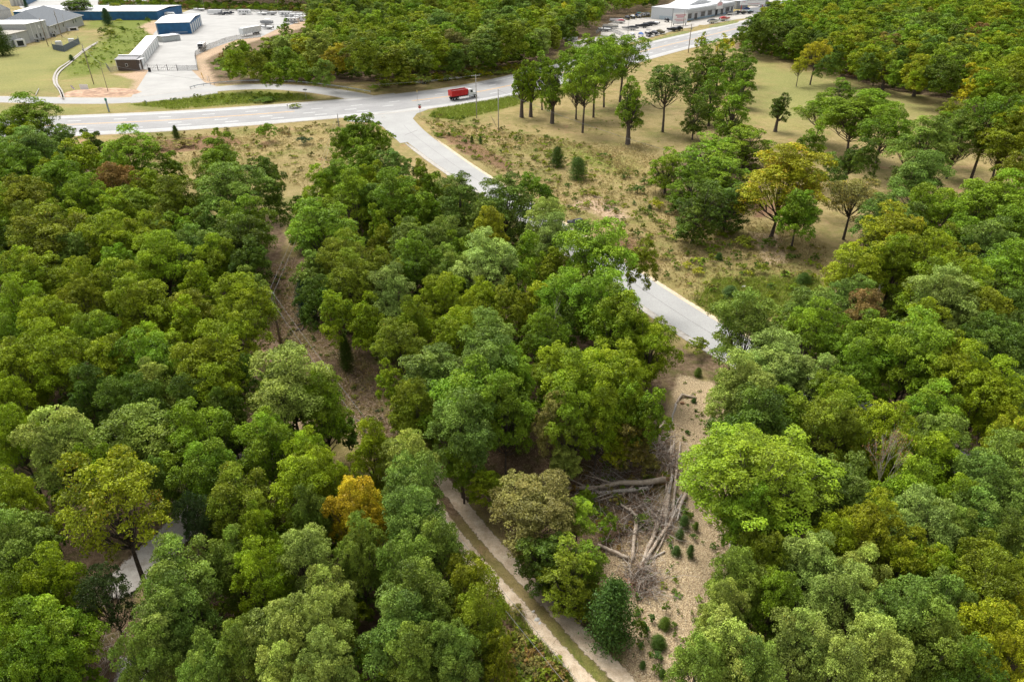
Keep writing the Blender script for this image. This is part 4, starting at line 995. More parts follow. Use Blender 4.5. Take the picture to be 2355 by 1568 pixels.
grass('green_grass', 'tall green grass on the highway verge and road island', [([(1000, 252), (1180, 220), (1330, 200), (1200, 240), (1120, 262), (1050, 275), (985, 270)], .4),
    ([(300, 242), (500, 216), (690, 216), (725, 228), (400, 252)], .25), ([(1640, 640), (1880, 640), (1900, 700), (1680, 750), (1600, 700)], .25), ([(1150, 1370), (1340, 1568), (1300, 1575), (1140, 1400)], .1)], 15000, .5, 6, (.26, .31, .05), .0)
# ---------------------------------------------------------------- bare trees
def bare_mesh(name, seed, H, spread, m, depth=4, r0=.12, ns=3):
    r = random.Random(seed); b = MB(); tips = []
    def br(p, d, ln, rad, k):
        q = p + d * ln * .5 + Vector((r.uniform(-1, 1), r.uniform(-1, 1), r.uniform(-.5, 1))) * ln * .08; e = q + (d + Vector((r.uniform(-.2, .2), r.uniform(-.2, .2), .12))).normalized() * ln * .5
        b.tube([p, q, e], [rad, rad * .8, rad * .6], 5 if k > 2 else 4, cap=False); tips.append(e)
        if k <= 0: return
        for i in range(ns if k > 1 else ns + 1):
            n = (d + Vector((r.uniform(-1, 1), r.uniform(-1, 1), r.uniform(-.3, .7))) * spread).normalized()
            br(q.lerp(e, r.uniform(0, 1)), n, ln * r.uniform(.55, .8), rad * .55, k - 1)
    br(Vector((0, 0, -.2)), Vector((0, 0, 1)), H * .4, r0, depth)
    o = b.build(name, m, smooth=True); me = o.data; bpy.data.objects.remove(o); return me, tips
for u, v, w, H, mt, lab, leafy in ((1985, 1240, 130, 13, BARK_PALE, 'bare spreading tree with a few reddish leaves in the right wood', True), (2030, 150, 60, 15, BARK_PALE, 'bare grey tree behind the field, right of a pair', False),
        (2000, 150, 40, 15, BARK_PALE, 'bare grey tree behind the field, left of a pair', False), (1262, 880, 70, 12, BARK_PALE, 'bare dead tree poking from the central wood', False), (2312, 215, 40, 13, BARK_PALE, 'bare pale snag at the far right of the field', False),
        (930, 175, 24, 9, BARK_PALE, 'thin bare pale tree in the wood behind the highway', False), (835, 178, 20, 9, BARK_PALE, 'bare white stem in the wood near the guardrail', False), (1385, 1040, 60, 7, BARK_PALE, 'thin bare stems behind the fallen log', False),
        (665, 318, 22, 3.5, BARK, 'leafless shrub on the highway verge', False), (1985, 790, 60, 9, BARK_PALE, 'bare grey twigs beside the rust-brown tree', False)):
    b = G(u, v); me, tips = bare_mesh('bare_branches', int(u), H, .75, mt, 5 if leafy else 4, .16 if H > 8 else .05)
    root = thing('bare_tree', lab, 'bare tree', b, 0)
    xs_ = max(math.hypot(t.x, t.y) for t in tips); hz = max(t.z for t in tips); k = w * mpp((b.x, b.y, H * .6)) / 2 / xs_
    root.scale = (k, k, H / hz)
    link_mesh('trunk', me, None, root)
    if leafy:
        T = np.array([tuple(t) for t in tips]); rg2 = np.random.default_rng(3); C = np.repeat(T[len(T) // 6:], 2, 0) + rg2.normal(size=(len(T[len(T) // 6:]) * 2, 3)) * .15
        lm = np_mesh('crown', leaf_faces(rg2, C, unit(rg2.normal(size=C.shape)), .16), 4, rg2.random((len(C), 3))); lm.materials.append(LEAF)
        link_mesh('crown', lm, None, root).color = (.34, .13, .07, 0)
# ---------------------------------------------------------------- fallen logs
def log_obj(p0, p1, r0, r1, label, m=BARK_TAN, z0=None, z1=None, group=None, name='log', bend=.12, side=()):
    r = random.Random(label); a = G(*p0); b = G(*p1); a.z = (z0 if z0 is not None else r0) ; b.z = (z1 if z1 is not None else r1)
    L_ = (b - a); n = Vector((-L_.y, L_.x, 0)).normalized(); pts = []; rs = []
    for k in range(6):
        t = k / 5; pts.append(a.lerp(b, t) + n * math.sin(t * PI) * bend * r.uniform(-1, 1) * L_.length * .12 + Vector((0, 0, r.uniform(-.02, .03)))); rs.append(r0 + (r1 - r0) * t)
    mb = MB().tube(pts, rs, 8)
    for t, ln, ang in side:
        s = a.lerp(b, t); d = (L_.normalized() * math.cos(ang) + n * math.sin(ang)); e = s + d * ln; e.z = max(.05, s.z + r.uniform(-.1, .5)); rr = (r0 + (r1 - r0) * t) * .5
        mb.tube([s, s.lerp(e, .5) + Vector((0, 0, .08)), e], [rr, rr * .7, rr * .25], 6)
    o = mb.build(name, m, smooth=True); tag(o, label, 'log', group); return o
BIGLOG = mat('split_grey_bark', (.58, .49, .38), .9, scale=4, bump=.4, col2=(.38, .29, .21))
log_obj((1528, 1112), (1268, 1130), .33, .14, 'big fallen log lying left to right into the wood', BIGLOG, .55, .25, bend=.25, side=((.45, 3.2, -.45), (.5, 4.0, .35), (.7, 2.5, -.5), (.8, 2.4, .5)))
log_obj((1490, 1128), (1340, 1140), .24, .12, 'lighter trunk lying just below the big fallen log', BARK_PALE, .3, .2, side=((.5, 2.5, .4), (.7, 2.0, -.5)))
ZG = (.25024, 1295.3, .25024, 824.3)     # the close view of the log strip
def zg(x, y): return (ZG[0] * x + ZG[1], ZG[2] * y + ZG[3])
rb = mat('torn_root_wood', (.55, .34, .20), .95, scale=6, bump=.6, col2=(.32, .17, .09))
def rootball(u, v, r, lab):
    q = random.Random(lab); b = MB(); c = G(u, v); 
    for k in range(26):
        d = Vector((q.uniform(-1, 1), q.uniform(-1, 1), q.uniform(.0, 1))).normalized(); e = d * r * q.uniform(.7, 1.3); b.tube([(0, 0, .2), e * .5 + Vector((0, 0, .25)), e + Vector((q.uniform(-.1, .1), 0, q.uniform(-.1, .15)))], [.11, .07, .02], 5)
    b.tube([(0, 0, 0), (0, 0, .35)], [r * .55, r * .4], 9)
    o = b.build('stump_roots', rb, smooth=True); o.location = c; tag(o, lab, 'stump'); return o
rootball(*zg(915, 1140), .75, 'torn orange root end of the big fallen log'); rootball(*zg(945, 570), .5, 'splintered stump at the top of the log strip')
rootball(1445, 1345, .5, 'broken stump with orange wood left of the chips'); rootball(*zg(1090, 425), .35, 'small split stump near the top of the clearing')
LOGS = [((1075, 360), (1215, 375), .12, .09), ((1080, 365), (1020, 440), .10, .09), ((1030, 440), (965, 685), .09, .06), ((935, 590), (830, 725), .13, .10), ((1070, 790), (1050, 960), .07, .05), ((985, 830), (985, 1050), .09, .07),
 ((1015, 900), (975, 1250), .08, .07), ((1000, 1080), (960, 1270), .12, .10), ((1035, 1050), (1015, 1200), .09, .07), ((1030, 1150), (1000, 1450), .10, .08), ((960, 1290), (925, 1500), .16, .14), ((1125, 1260), (970, 1535), .13, .11),
 ((940, 1310), (870, 1540), .10, .08), ((480, 1320), (610, 1410), .10, .09), ((600, 1400), (720, 1535), .11, .08), ((850, 870), (870, 980), .07, .05), ((1085, 1270), (1000, 1400), .06, .05), ((330, 840), (580, 1060), .05, .03), ((400, 1010), (580, 1130), .05, .03), ((715, 860), (670, 920), .10, .09),
 ((240, 1060), (380, 1170), .05, .03), ((855, 760), (900, 820), .05, .04)]
LOGS += [((1010, 780), (1000, 1010), .08, .06), ((955, 1000), (940, 1240), .09, .07), ((980, 1150), (900, 1420), .10, .08), ((1045, 1290), (1010, 1460), .08, .07), ((1085, 1330), (1040, 1500), .08, .06), ((905, 1420), (860, 1600), .09, .07), ((640, 1180), (500, 1290), .08, .05), ((560, 1260), (230, 1330), .06, .03)]
ln = ['short grey log lying across the top of the clearing', 'forked log end meeting the top grey log', 'long thin pole pointing down from the top fork', 'thick grey log by the splintered stump', 'thin pale pole at the head of the log pile', 'straight pole left in the pile head',
 'long pole through the middle of the log pile', 'thick pale log in the middle of the pile', 'short pole right in the middle of the pile', 'slender pole at the right side of the pile', 'thickest pale log in the lower pile', 'long light log at the right edge of the lower pile',
 'darker log at the left edge of the lower pile', 'grey log leaving the brush to the lower right', 'broken log end below the brush', 'short pale snag in the brown brush', 'thin stick crossing the lower pile', 'thin bare pole leaning in the brush, upper', 'thin bare pole lying in the brush, lower', 'cut log piece among rusty bushes',
 'grey branch lying above the big fallen log', 'small pale stick in the brown brush', 'pale pole at the very head of the log pile', 'dull pole along the left of the pile head', 'mid-sized log slanting across the pile middle', 'thin log between the two lower pale ones', 'short slanting log at the right of the pile', 'log butt at the lower left of the pile', 'split limb hanging off the big fallen log', 'long thin branch spreading from the big fallen log']
for (a, b, r0, r1), lab in zip(LOGS, ln): log_obj(zg(*a), zg(*b), r0 * 1.45, r1 * 1.35, lab, (BIGLOG, BARK_PALE, BIGLOG)[len(lab) % 3], r0 + .12 * (len(lab) % 4), r1 + .1, side=((.6, .8, .5),) if len(lab) % 2 else ())
ZH = (.24925, 1216.3, .24925, 1177)
def zh(x, y): return (ZH[0] * x + ZH[1], ZH[2] * y + ZH[3])
for a, b, r0, r1, lab in (((1195, 90), (1020, 540), .15, .12, 'long pale log in the left of the lower pile'), ((1290, 130), (1050, 480), .13, .11, 'long pale log crossing the lower pile'), ((1275, 170), (1140, 440), .07, .05, 'slim pole right of the lower pile'),
        ((1360, 0), (1290, 120), .12, .10, 'log end at the upper right of the lower pile'), ((990, 90), (950, 460), .14, .12, 'upright-looking dark log left of the pile'), ((630, 315), (920, 440), .11, .13, 'dark log lying from the cedars to the stump'),
        ((1250, 370), (1110, 440), .06, .05, 'stick sticking out right of the lower pile'), ((1040, 600), (930, 680), .06, .03, 'thin branch at the foot of the pile'), ((1090, 650), (900, 700), .06, .03, 'pale branch below the foot of the pile'),
        ((1860, 240), (1840, 440), .05, .03, 'curved stick on the chips at right'), ((1790, 380), (1720, 470), .04, .03, 'small stick on the chips at right'), ((1110, 690), (1085, 770), .05, .04, 'short pale stick below the pile')):
    log_obj(zh(*a), zh(*b), r0 * 1.4, r1 * 1.3, lab, BIGLOG if len(lab) % 2 else BARK_PALE, r0 + .12 * (len(lab) % 3), r1 + .05)
ZK = (.25024, 549.5, .25024, 667.2)      # the close view of the cleared strip
def zk(x, y): return (ZK[0] * x + ZK[1], ZK[2] * y + ZK[3])
for a, b, lab in (((540, 330), (585, 315), 'upper of three short charred logs in the cleared strip'), ((525, 382), (558, 360), 'left of three short charred logs in the cleared strip'), ((568, 380), (605, 345), 'right of three short charred logs in the cleared strip')):
    log_obj(zk(*a), zk(*b), .13, .12, lab, BARK)
log_obj(zk(310, 515), zk(490, 700), .06, .04, 'curved fallen branch beside the clay wash', BARK_PALE, bend=.9); log_obj(zk(1040, 1030), zk(1115, 1015), .05, .03, 'dark stick lying across the strip', BARK)
# brush piles: tangles of twigs
def brush(name, label, blobs, n, seed, m, lmin=.5, lmax=1.8, rad=.016):
    r = random.Random(seed); b = MB()
    for i in range(n):
        (u, v, s, h) = blobs[r.randrange(len(blobs))]; c = G(u + r.gauss(0, s * .4), v + r.gauss(0, s * .4)); c.z = abs(r.gauss(0, h * .5))
        d = Vector((r.uniform(-1, 1), r.uniform(-1, 1), r.uniform(-.25, .45))).normalized(); l = r.uniform(lmin, lmax); e = c + d * l; e.z = max(.02, e.z)
        k = c.lerp(e, .5) + Vector((r.uniform(-1, 1), r.uniform(-1, 1), r.uniform(-.5, 1))) * l * .12; k.z = max(.02, k.z)
        b.tube([c, k, e], [rad, rad * .8, rad * .4], 3, cap=False)
    tag(b.build(name, m), label, 'brush', kind='stuff')
TW_R = mat('reddish_twigs', (.26, .16, .10), .95, vary=.3); TW_G = mat('grey_twigs', (.42, .36, .30), .95, vary=.3)
bl = [(*zg(880, 740), 40, .8), (*zg(880, 830), 40, .7), (*zg(1000, 1000), 34, .8), (*zg(900, 930), 36, .7), (*zg(780, 1450), 70, .9), (*zg(700, 1380), 60, .8), (*zg(900, 1500), 60, .7), (*zg(330, 1250), 60, .7), (*zg(420, 1080), 60, .8), (*zh(1180, 120), 50, .9), (*zh(1050, 560), 44, .6), (*zh(980, 690), 46, .6), (*zh(1080, 680), 40, .5), (*zh(880, 250), 60, .8), (*zg(600, 1000), 60, .8)]
brush('brush_pile', 'tangled reddish brown brush around the log pile', bl, 1500, 1, TW_R); brush('brush_pile', 'bleached grey twigs over the log pile and fallen trunk', bl, 1300, 2, TW_G, .6, 2.6, .024)
brush('brush_pile', 'dry cut brush left of the dirt track at the bottom', [(1180, 1440, 50, .4), (1230, 1520, 60, .4), (1170, 1540, 60, .4)], 500, 3, TW_R, .4, 1.4); brush('brush_pile', 'dead twigs on the ground at lower left', [(250, 1500, 80, .3), (150, 1560, 60, .4), (200, 1380, 40, .3)], 350, 4, TW_G, .5, 1.8)
# forest litter debris and stones
def chips_stuff(name, label, poly, n, seed, col, s0, s1, flat=.35):
    rg = np.random.default_rng(seed); W = GP(poly); xs_ = [p.x for p in W]; ys_ = [p.y for p in W]
    Q = np.c_[rg.uniform(min(xs_), max(xs_), n * 4), rg.uniform(min(ys_), max(ys_), n * 4)]; Q = Q[inside(Q, W)]
    if len(Q): 
        dr = pathdist(Q, TR); Q = Q[dr > 1.9][:n]
    C = np.c_[Q, rg.uniform(.05, .14, len(Q))]; V = leaf_faces(rg, C, unit(rg.normal(size=C.shape) * .5 + np.array([0, 0, 1])), s0, .35)
    me = np_mesh(name, V, 4, rg.random((len(C), 3))); me.materials.append(LEAF)
    o = link_mesh(name, me); o.color = col; tag(o, label, 'debris', kind='stuff')
CLR = [(1560, 860), (1650, 890), (1690, 980), (1660, 1060), (1720, 1230), (1690, 1330), (1650, 1450), (1640, 1600), (1440, 1600), (1440, 1500), (1400, 1370), (1380, 1280), (1500, 1180), (1560, 1100), (1530, 1000)]
chips_stuff('wood_chips', 'pale shredded wood chips over the clearing', CLR, 12000, 11, (.56, .47, .33, 0), .12, .3)
chips_stuff('wood_chips', 'darker bark shreds mixed into the clearing chips', CLR, 4500, 12, (.34, .25, .16, 0), .13, .3)
chips_stuff('leaf_litter', 'dry fallen leaves along the cleared strip', [(590, 620), (680, 590), (700, 650), (760, 780), (850, 880), (960, 1030), (1080, 1130), (1060, 1200), (900, 1080), (780, 960), (600, 860)], 12000, 13, (.40, .30, .20, 0), .2, .3)
chips_stuff('leaf_litter', 'fallen leaves around the log pile and track edges', [(1180, 980), (1530, 960), (1500, 1260), (1420, 1330), (1480, 1590), (1440, 1590), (1240, 1340), (1120, 1200), (1060, 1090)], 11000, 14, (.30, .20, .12, 0), .17, .3)
def rock(u, v, s, lab, m=None):
    r = random.Random(lab); bm = bmesh.new(); bmesh.ops.create_icosphere(bm, subdivisions=2, radius=1)
    for q in bm.verts: q.co *= r.uniform(.75, 1.15)
    me = bpy.data.meshes.new('rock'); bm.to_mesh(me); bm.free(); o = link_mesh('rock', me, mat('pale_limestone', (.66, .63, .58), .9, scale=3, bump=.5)); b = G(u, v)
    o.location = b + Vector((0, 0, s * .1)); o.scale = (s, s * r.uniform(.6, .9), s * .4); o.rotation_euler.z = r.uniform(0, 3); tag(o, lab, 'rock')
for u, v, s, lab in ((1280, 1382, .42, 'biggest white rock beside the dirt track, right side'), (1272, 1392, .2, 'small white rock touching the biggest one'), (1234, 1424, .25, 'white rock on the left edge of the dirt track'), (1241, 1432, .16, 'small white rock next to the left edge rock'), (1226, 1405, .15, 'white pebble left of the dirt track'),
    (1710, 660, .45, 'pale rock on the bank near the side road bend'), (1700, 680, .3, 'smaller pale rock below the bank rock'), (1324, 1418, .13, 'little white stone right of the track, upper'), (1335, 1427, .13, 'little white stone right of the track, lower'), (880, 440 - 170, .5, 'pale rock at the highway verge')): rock(u, v, s, lab)
# ================================================================ BUILDINGS
M = lambda n, c, r=.6, **k: mat(n, c, r, **k)
WHITE_R = M('white_metal_roof', (.80, .80, .79), .45, vary=.03); BLUE_W = M('blue_steel_wall', (.022, .115, .26), .5, vary=.12, scale=.4); GREY_W = M('pale_grey_siding', (.42, .43, .42), .7, vary=.08)
DOOR_W = M('white_roller_door', (.62, .63, .61), .6, vary=.06); DARK = M('dark_glass', (.03, .035, .04), .2, vary=.1); TRIMW = M('white_trim', (.75, .75, .74), .5, vary=.04)
SHING = M('grey_shingles', (.16, .175, .19), .9, vary=.15, scale=2.5); BROWNW = M('brown_siding', (.11, .085, .07), .8, vary=.1); GREYM = M('grey_metal', (.36, .37, .38), .5); TANR = M('tan_gravel_roof', (.42, .39, .33), .9)
RUB = M('rubber', (.02, .02, .022), .8); CHROME = M('steel', (.55, .56, .57), .35, metal=.6); BLK = M('black_paint', (.02, .02, .022), .4); BASEW = M('concrete_base', (.52, .50, .46), .9)
REDP = M('red_paint', (.52, .018, .022), .4, vary=.05); WHP = M('white_paint', (.78, .78, .77), .35, vary=.03); BLP = M('blue_cover', (.03, .11, .33), .7); GRC = M('grey_cover', (.13, .135, .15), .8); CAMO = M('olive_cover', (.17, .16, .11), .8)
TEAL = M('teal_paint', (.03, .30, .34), .6); GREENP = M('green_paint', (.03, .22, .12), .5); YEL = M('yellow_paint', (.72, .48, .04), .5); WOODP = M('weathered_pole', (.27, .22, .17), .9, vary=.2, scale=4); GREYP = M('grey_pole', (.40, .385, .36), .8, vary=.15, scale=4)
def frame(A, B, C, z=0.0, main='AB'):
    a, b, c = G(*A, z), G(*B, z), G(*C, z); a.z = b.z = c.z = 0; x = (b - a); W = x.length; x.normalize(); y = Vector((-x.y, x.x, 0)); D = (c - b).dot(y)
    
    if main == 'BC':
        y = (c - b).normalized(); D = (c - b).length; x = Vector((y.y, -y.x, 0)); W = (b - a).dot(x); a = b - x * W
    return a, math.atan2(x.y, x.x), W, D
def side_box(side, pos, w, z0, z1, W, D, out=.05):
    """box lying on a wall; pos is the fraction along it"""
    h = z1 - z0; zc = (z0 + z1) / 2
    if side == 'f': return ((W * pos, -out / 2, zc), (w, out, h))
    if side == 'r': return ((W + out / 2, D * pos, zc), (out, w, h))
    if side == 'l': return ((-out / 2, D * pos, zc), (out, w, h))
def building(name, label, A, B, C, H, wall, roof, kind='flat', rh=.5, over=.25, D=None, feats=(), cat='building', base=None, trim=None, axis='x', zc=0.0, main='AB'):
    a, rz, W, D0 = frame(A, B, C, zc, main); D = D or D0
    root = thing(name, label, cat, a, rz)
    print('BLD', label[:30], 'W %.1f D %.1f H %.1f' % (W, D, H))
    MB().box((W / 2, D / 2, H / 2 - .2), (W, D, H + .4)).build('wall', wall, root)
    o = over; b = MB(); z = H + .03
    if kind == 'flat': b.box((W / 2, D / 2, z + .12), (W + 2 * o, D + 2 * o, .24))
    elif kind == 'shed': b.add([(-o, -o, z), (W + o, -o, z), (W + o, D + o, z + rh), (-o, D + o, z + rh), (-o, -o, z + .2), (W + o, -o, z + .2), (W + o, D + o, z + rh + .2), (-o, D + o, z + rh + .2)], [(0, 3, 2, 1), (4, 5, 6, 7), (0, 1, 5, 4), (1, 2, 6, 5), (2, 3, 7, 6), (3, 0, 4, 7)])
    elif kind == 'gable' and axis == 'x': b.add([(-o, -o, z), (W + o, -o, z), (W + o, D / 2, z + rh), (-o, D / 2, z + rh), (W + o, D + o, z), (-o, D + o, z), (-o, -o, z + .15), (W + o, -o, z + .15), (W + o, D / 2, z + rh + .15), (-o, D / 2, z + rh + .15), (W + o, D + o, z + .15), (-o, D + o, z + .15)],
            [(6, 7, 8, 9), (9, 8, 10, 11), (0, 1, 7, 6), (4, 5, 11, 10), (1, 2, 8, 7), (2, 4, 10, 8), (0, 6, 9, 3), (3, 9, 11, 5), (0, 3, 2, 1), (3, 5, 4, 2)])
    elif kind == 'gable': b.add([(-o, -o, z), (-o, D + o, z), (W / 2, D + o, z + rh), (W / 2, -o, z + rh), (W + o, D + o, z), (W + o, -o, z)], [(0, 3, 2, 1), (3, 5, 4, 2), (0, 1, 2, 4, 5, 3)]).box((W / 2, D / 2, z + .0), (W + 2 * o + .01, D + 2 * o + .01, .04))
    elif kind == 'hip':
        q = min(W, D) / 2; b.add([(-o, -o, z), (W + o, -o, z), (W + o, D + o, z), (-o, D + o, z), (q, D / 2, z + rh) if W > D else (W / 2, q, z + rh), (W - q, D / 2, z + rh) if W > D else (W / 2, D - q, z + rh)],
            [(0, 1, 5, 4), (1, 2, 5), (2, 3, 4, 5), (3, 0, 4), (0, 3, 2, 1)] if W > D else [(0, 1, 4), (1, 2, 5, 4), (2, 3, 5), (3, 0, 4, 5), (0, 3, 2, 1)])
        MB().box((W / 2, -o - .04, z - .1), (W + 2 * o, .1, .22)).box((W + o + .04, D / 2, z - .1), (.1, D + 2 * o, .22)).build('gutter', TRIMW, root)
    b.build('roof', roof, root)
    if kind == 'gable' and axis == 'y':
        MB().add([(0, -.02, H), (W, -.02, H), (W / 2, -.02, H + rh * .97)], [(0, 1, 2)]).build('wall', wall, root)
    if trim:
        MB().box((W / 2, -.06, H - .12), (W + .1, .1, .24)).box((W + .06, D / 2, H - .12), (.1, D + .1, .24)).build('trim', trim, root)
    if base: MB().box((W / 2, D / 2, .25), (W + .14, D + .14, .9)).build('foundation', base, root)
    for (nm, side, pos, w, z0, z1, m, sub) in feats:
        c, d = side_box(side, pos, w, z0, z1, W, D); f = MB().box(c, d).build(nm, m, root)
        if sub:
            c2, d2 = side_box(side, pos, w * .8, z0 + (z1 - z0) * .1, z1 - (z1 - z0) * .1, W, D, .09); MB().box(c2, d2).build('pane', sub, f)
    return root, W, D
h = height_to(G(439, 78.6), 52.5)
fe = [('door', 'r', (k + .5) / 6, 3.6, .05, h * .82, DOOR_W, None) for k in range(6)] + [('downpipe', 'f', .02, .12, .1, h - .2, TRIMW, None), ('pipe_rail', 'f', .62, 9, .9, 1.05, TRIMW, None)]
building('storage_building', 'blue storage building with white roof and six white doors', (358, 54), (435, 52.5), (460, 33.6), h, BLUE_W, WHITE_R, 'gable', .9, .3, feats=fe, trim=BLUE_W, zc=h, main='BC')
h = height_to(G(364.5, 46.5), 27)
building('storage_building', 'long blue storage building with white roof behind the office', (30, 28), (360, 27), (373.5, 13.5), h, BLUE_W, WHITE_R, 'gable', .9, .3, zc=h)
h = height_to(G(60, 14), -4)
building('storage_building', 'pale building with white doors cut by the top edge at far left', (28, 15), (60, 14), (70, 2), h, BLUE_W, WHITE_R, 'gable', .8, .3, feats=[('door', 'f', (k + .5) / 4, 3.4, .05, h * .8, DOOR_W, None) for k in range(4)])
h = height_to(G(322, 156), 133)
fe = [('door', 'r', (k + .5) / 9, 3.3, .05, h * .8, M('grey_green_door', (.50, .53, .52), .6), None) for k in range(9)]
building('storage_row', 'long low row of grey-green storage units with white roof', (292, 134), (320, 133), (361, 85), h, TRIMW, WHITE_R, 'shed', .3, .2, feats=fe, cat='storage units', zc=h, main='BC')
h = height_to(G(376, 98.5), 85.5)
fe = [('door', 'r', (k + .5) / 4, 2.6, .05, h * .8, M('grey_green_door', (.50, .53, .52), .6), None) for k in range(4)]
building('storage_row', 'short white-roofed storage block at the end of the long row', (361.5, 96.5), (376, 98.5), (388, 90), h, GREY_W, WHITE_R, 'flat', .3, .2, feats=fe, cat='storage units')
h = height_to(G(320, 163), 139)
root, W, D = building('office_shed', 'small brown office shed with grey front roof by the gate', (271, 163), (318, 163), (321, 158.5), h, BROWNW, M('grey_seam_roof', (.26, .255, .26), .6), 'shed', .9, .25, cat='shed',
    feats=[('window', 'f', .5, .9, 1.5, 2.6, TRIMW, DARK), ('trim', 'f', .02, .18, .05, h - .1, TRIMW, None), ('door', 'r', .5, 1.0, .05, 2.2, TRIMW, None)])
MB().box((W / 2, D - .2, h + 1.2), (W + .7, 1.3, .2)).build('ridge_cap', WHITE_R, root)
for k in (0, 1): MB().tube([(W + 1.4, k * (D - .4) + .2, -.1), (W + 1.4, k * (D - .4) + .2, h)], .07, 6).build('porch_post', TRIMW, root)
MB().box((W + .85, D / 2, h + .13), (1.5, D, .12)).build('porch_roof', WHITE_R, root)
# office
h = height_to(G(118, 86), 61)
W_ = [('window', 'f', p, 1.1, 2.4, 4.4, GREYM, DARK) for p in (.18, .40, .70, .78)] + [('window', 'f', p, 1.2, .8, 2.3, GREYM, DARK) for p in (.06, .12)] + [('downpipe', 'f', .63, .12, .2, h, GREYM, None)]
building('office_building', 'grey office with a big dark grey hip roof', (118, 86), (193.5, 58.5), (150, 50), h, GREY_W, SHING, 'hip', 6.5, .9, D=27, feats=W_, base=BASEW)
h = height_to(G(116, 87.5), 48)
W_ = [('window', 'f', p, 1.2, 1.2, 3.2, GREYM, DARK) for p in (.35, .55, .75)] + [('window', 'f', p, 1.5, 5, 7, GREYM, TRIMW) for p in (.6, .75)] + [('downpipe', 'f', p, .3, .2, h, TRIMW, None) for p in (.2, .45, .92)]
building('office_wing', 'tall grey office wing with flat white roof', (72, 98.5), (116, 87.5), (100, 80), h, GREY_W, WHITE_R, 'flat', D=34, feats=W_, base=BASEW)
h = height_to(G(72, 99), 71)
building('office_wing', 'lower grey office wing with tan flat roof', (25, 111.5), (71.5, 99.3), (60, 90), h, GREY_W, TANR, 'flat', D=32, over=.35, feats=[('window', 'f', .55, 1.2, 1.2, 3.4, GREYM, DARK), ('door', 'f', .3, 1.2, .1, 2.6, TRIMW, None), ('downpipe', 'f', .42, .2, .2, h, TRIMW, None)], base=BASEW)
building('gabled_building', 'white gabled building at the top left corner', (-40, 52), (30, 43), (50, 30), height_to(G(30, 43), 22), M('white_siding', (.72, .72, .70), .6), WHITE_R, 'gable', 6, .3, D=24, axis='y')
def small_box(name, cat, label, uv, d, m, rz=0, top=None, door=None):
    b = G(*uv); root = thing(name, label, cat, b, rz)
    o = MB().box((0, 0, d[2] / 2), d).build('casing', m, root, bevel=.05)
    MB().box((0, 0, d[2] + .04), (d[0] * .9, d[1] * .9, .08)).build('lid', top or GREYM, root)
    MB().box((0, -d[1] / 2 - .02, d[2] * .5), (d[0] * .6, .04, d[2] * .7)).build('grille', door or DARK, root)
small_box('utility_enclosure', 'enclosure', 'white enclosure with a dark opening against the lower office wing', (47, 108), (4.5, 3, 3.2), TRIMW, .9)
small_box('air_conditioner', 'air conditioner', 'air conditioner nearest the tall wing corner', (100, 93.5), (1.4, 1.4, 1.4), GREY_W, .9)
small_box('air_conditioner', 'air conditioner', 'air conditioner under the grey wing windows', (86, 97.5), (1.6, 1.4, 1.4), GREY_W, .9)
small_box('air_conditioner', 'air conditioner', 'air conditioner at the hip-roofed office wall', (124, 85.5), (1.8, 1.4, 1.6), GREY_W, .9)
small_box('picnic_table', 'table', 'white outdoor table by the far office wall', (168, 71.5), (5.5, 1.6, 1.6), TRIMW, .9)
small_box('roof_hatch', 'tank', 'white tank inside the dark fence, left', (137, 107), (2.6, 1.8, 2.2), TRIMW, .3, top=TRIMW, door=TRIMW)
small_box('roof_hatch', 'tank', 'white tank inside the dark fence, right', (166, 101), (2.6, 1.8, 2.2), TRIMW, .5, top=TRIMW, door=TRIMW)
for o in list(bpy.data.objects):
    if o.name.startswith('roof_hatch'): o.name = 'storage_tank'
# ---------------------------------------------------------------- fences
def fence(name, label, pts, H, post_m, panel_m, step=3.0, board=True, cat='fence'):
    W = GP(pts); root = thing(name, label, cat, W[0]); path = []
    for a, b in zip(W, W[1:]):
        n = max(1, round((b - a).length / step)); path += [a.lerp(b, k / n) - W[0] for k in range(n)]
    path.append(W[-1] - W[0])
    for p in path: MB().tube([p + Vector((0, 0, -.2)), p + Vector((0, 0, H + .08))], .045, 5).build('post', post_m, root)
    b = MB()
    for p, q in zip(path, path[1:]):
        if board:
            n = max(1, int((q - p).length / .35)); t = (q - p) / n
            for k in range(n): c = p + t * (k + .5); b.box((c.x, c.y, H / 2), (t.length * .92, .04, H - .06 * (k % 2)), math.atan2(t.y, t.x))
        else: b.box(((p.x + q.x) / 2, (p.y + q.y) / 2, H / 2), ((q - p).length, .01, H - .05), math.atan2((q - p).y, (q - p).x))
    b.build('panel', panel_m, root)
    if not board: MB().tube([p + Vector((0, 0, H)) for p in path], .035, 5).build('top_rail', post_m, root)
    return root
CHAIN = mat('chain_link', (.40, .42, .43), .5, metal=.4); CHAIN.node_tree.nodes['Principled BSDF'].inputs['Alpha'].default_value = .28
BOARD = M('dark_blue_grey_boards', (.13, .16, .19), .8)
fence('board_fence', 'dark grey board fence around the two white tanks', [(121, 108), (123, 116), (148.5, 120), (184, 101.5), (181, 95)], 2.6, BOARD, BOARD)
fence('chain_link_fence', 'curved chain-link fence along the edge of the gravel lot', [(456, 164), (450, 141), (451, 130), (468, 121), (484, 112), (520, 98), (546, 92), (600, 86)], 2.2, GREYP, CHAIN, 4)
fence('chain_link_fence', 'short chain-link fence left of the brown shed', [(246, 157), (254, 167), (270, 164.5)], 2.0, M('dark_post', (.05, .05, .05)), CHAIN, 3)
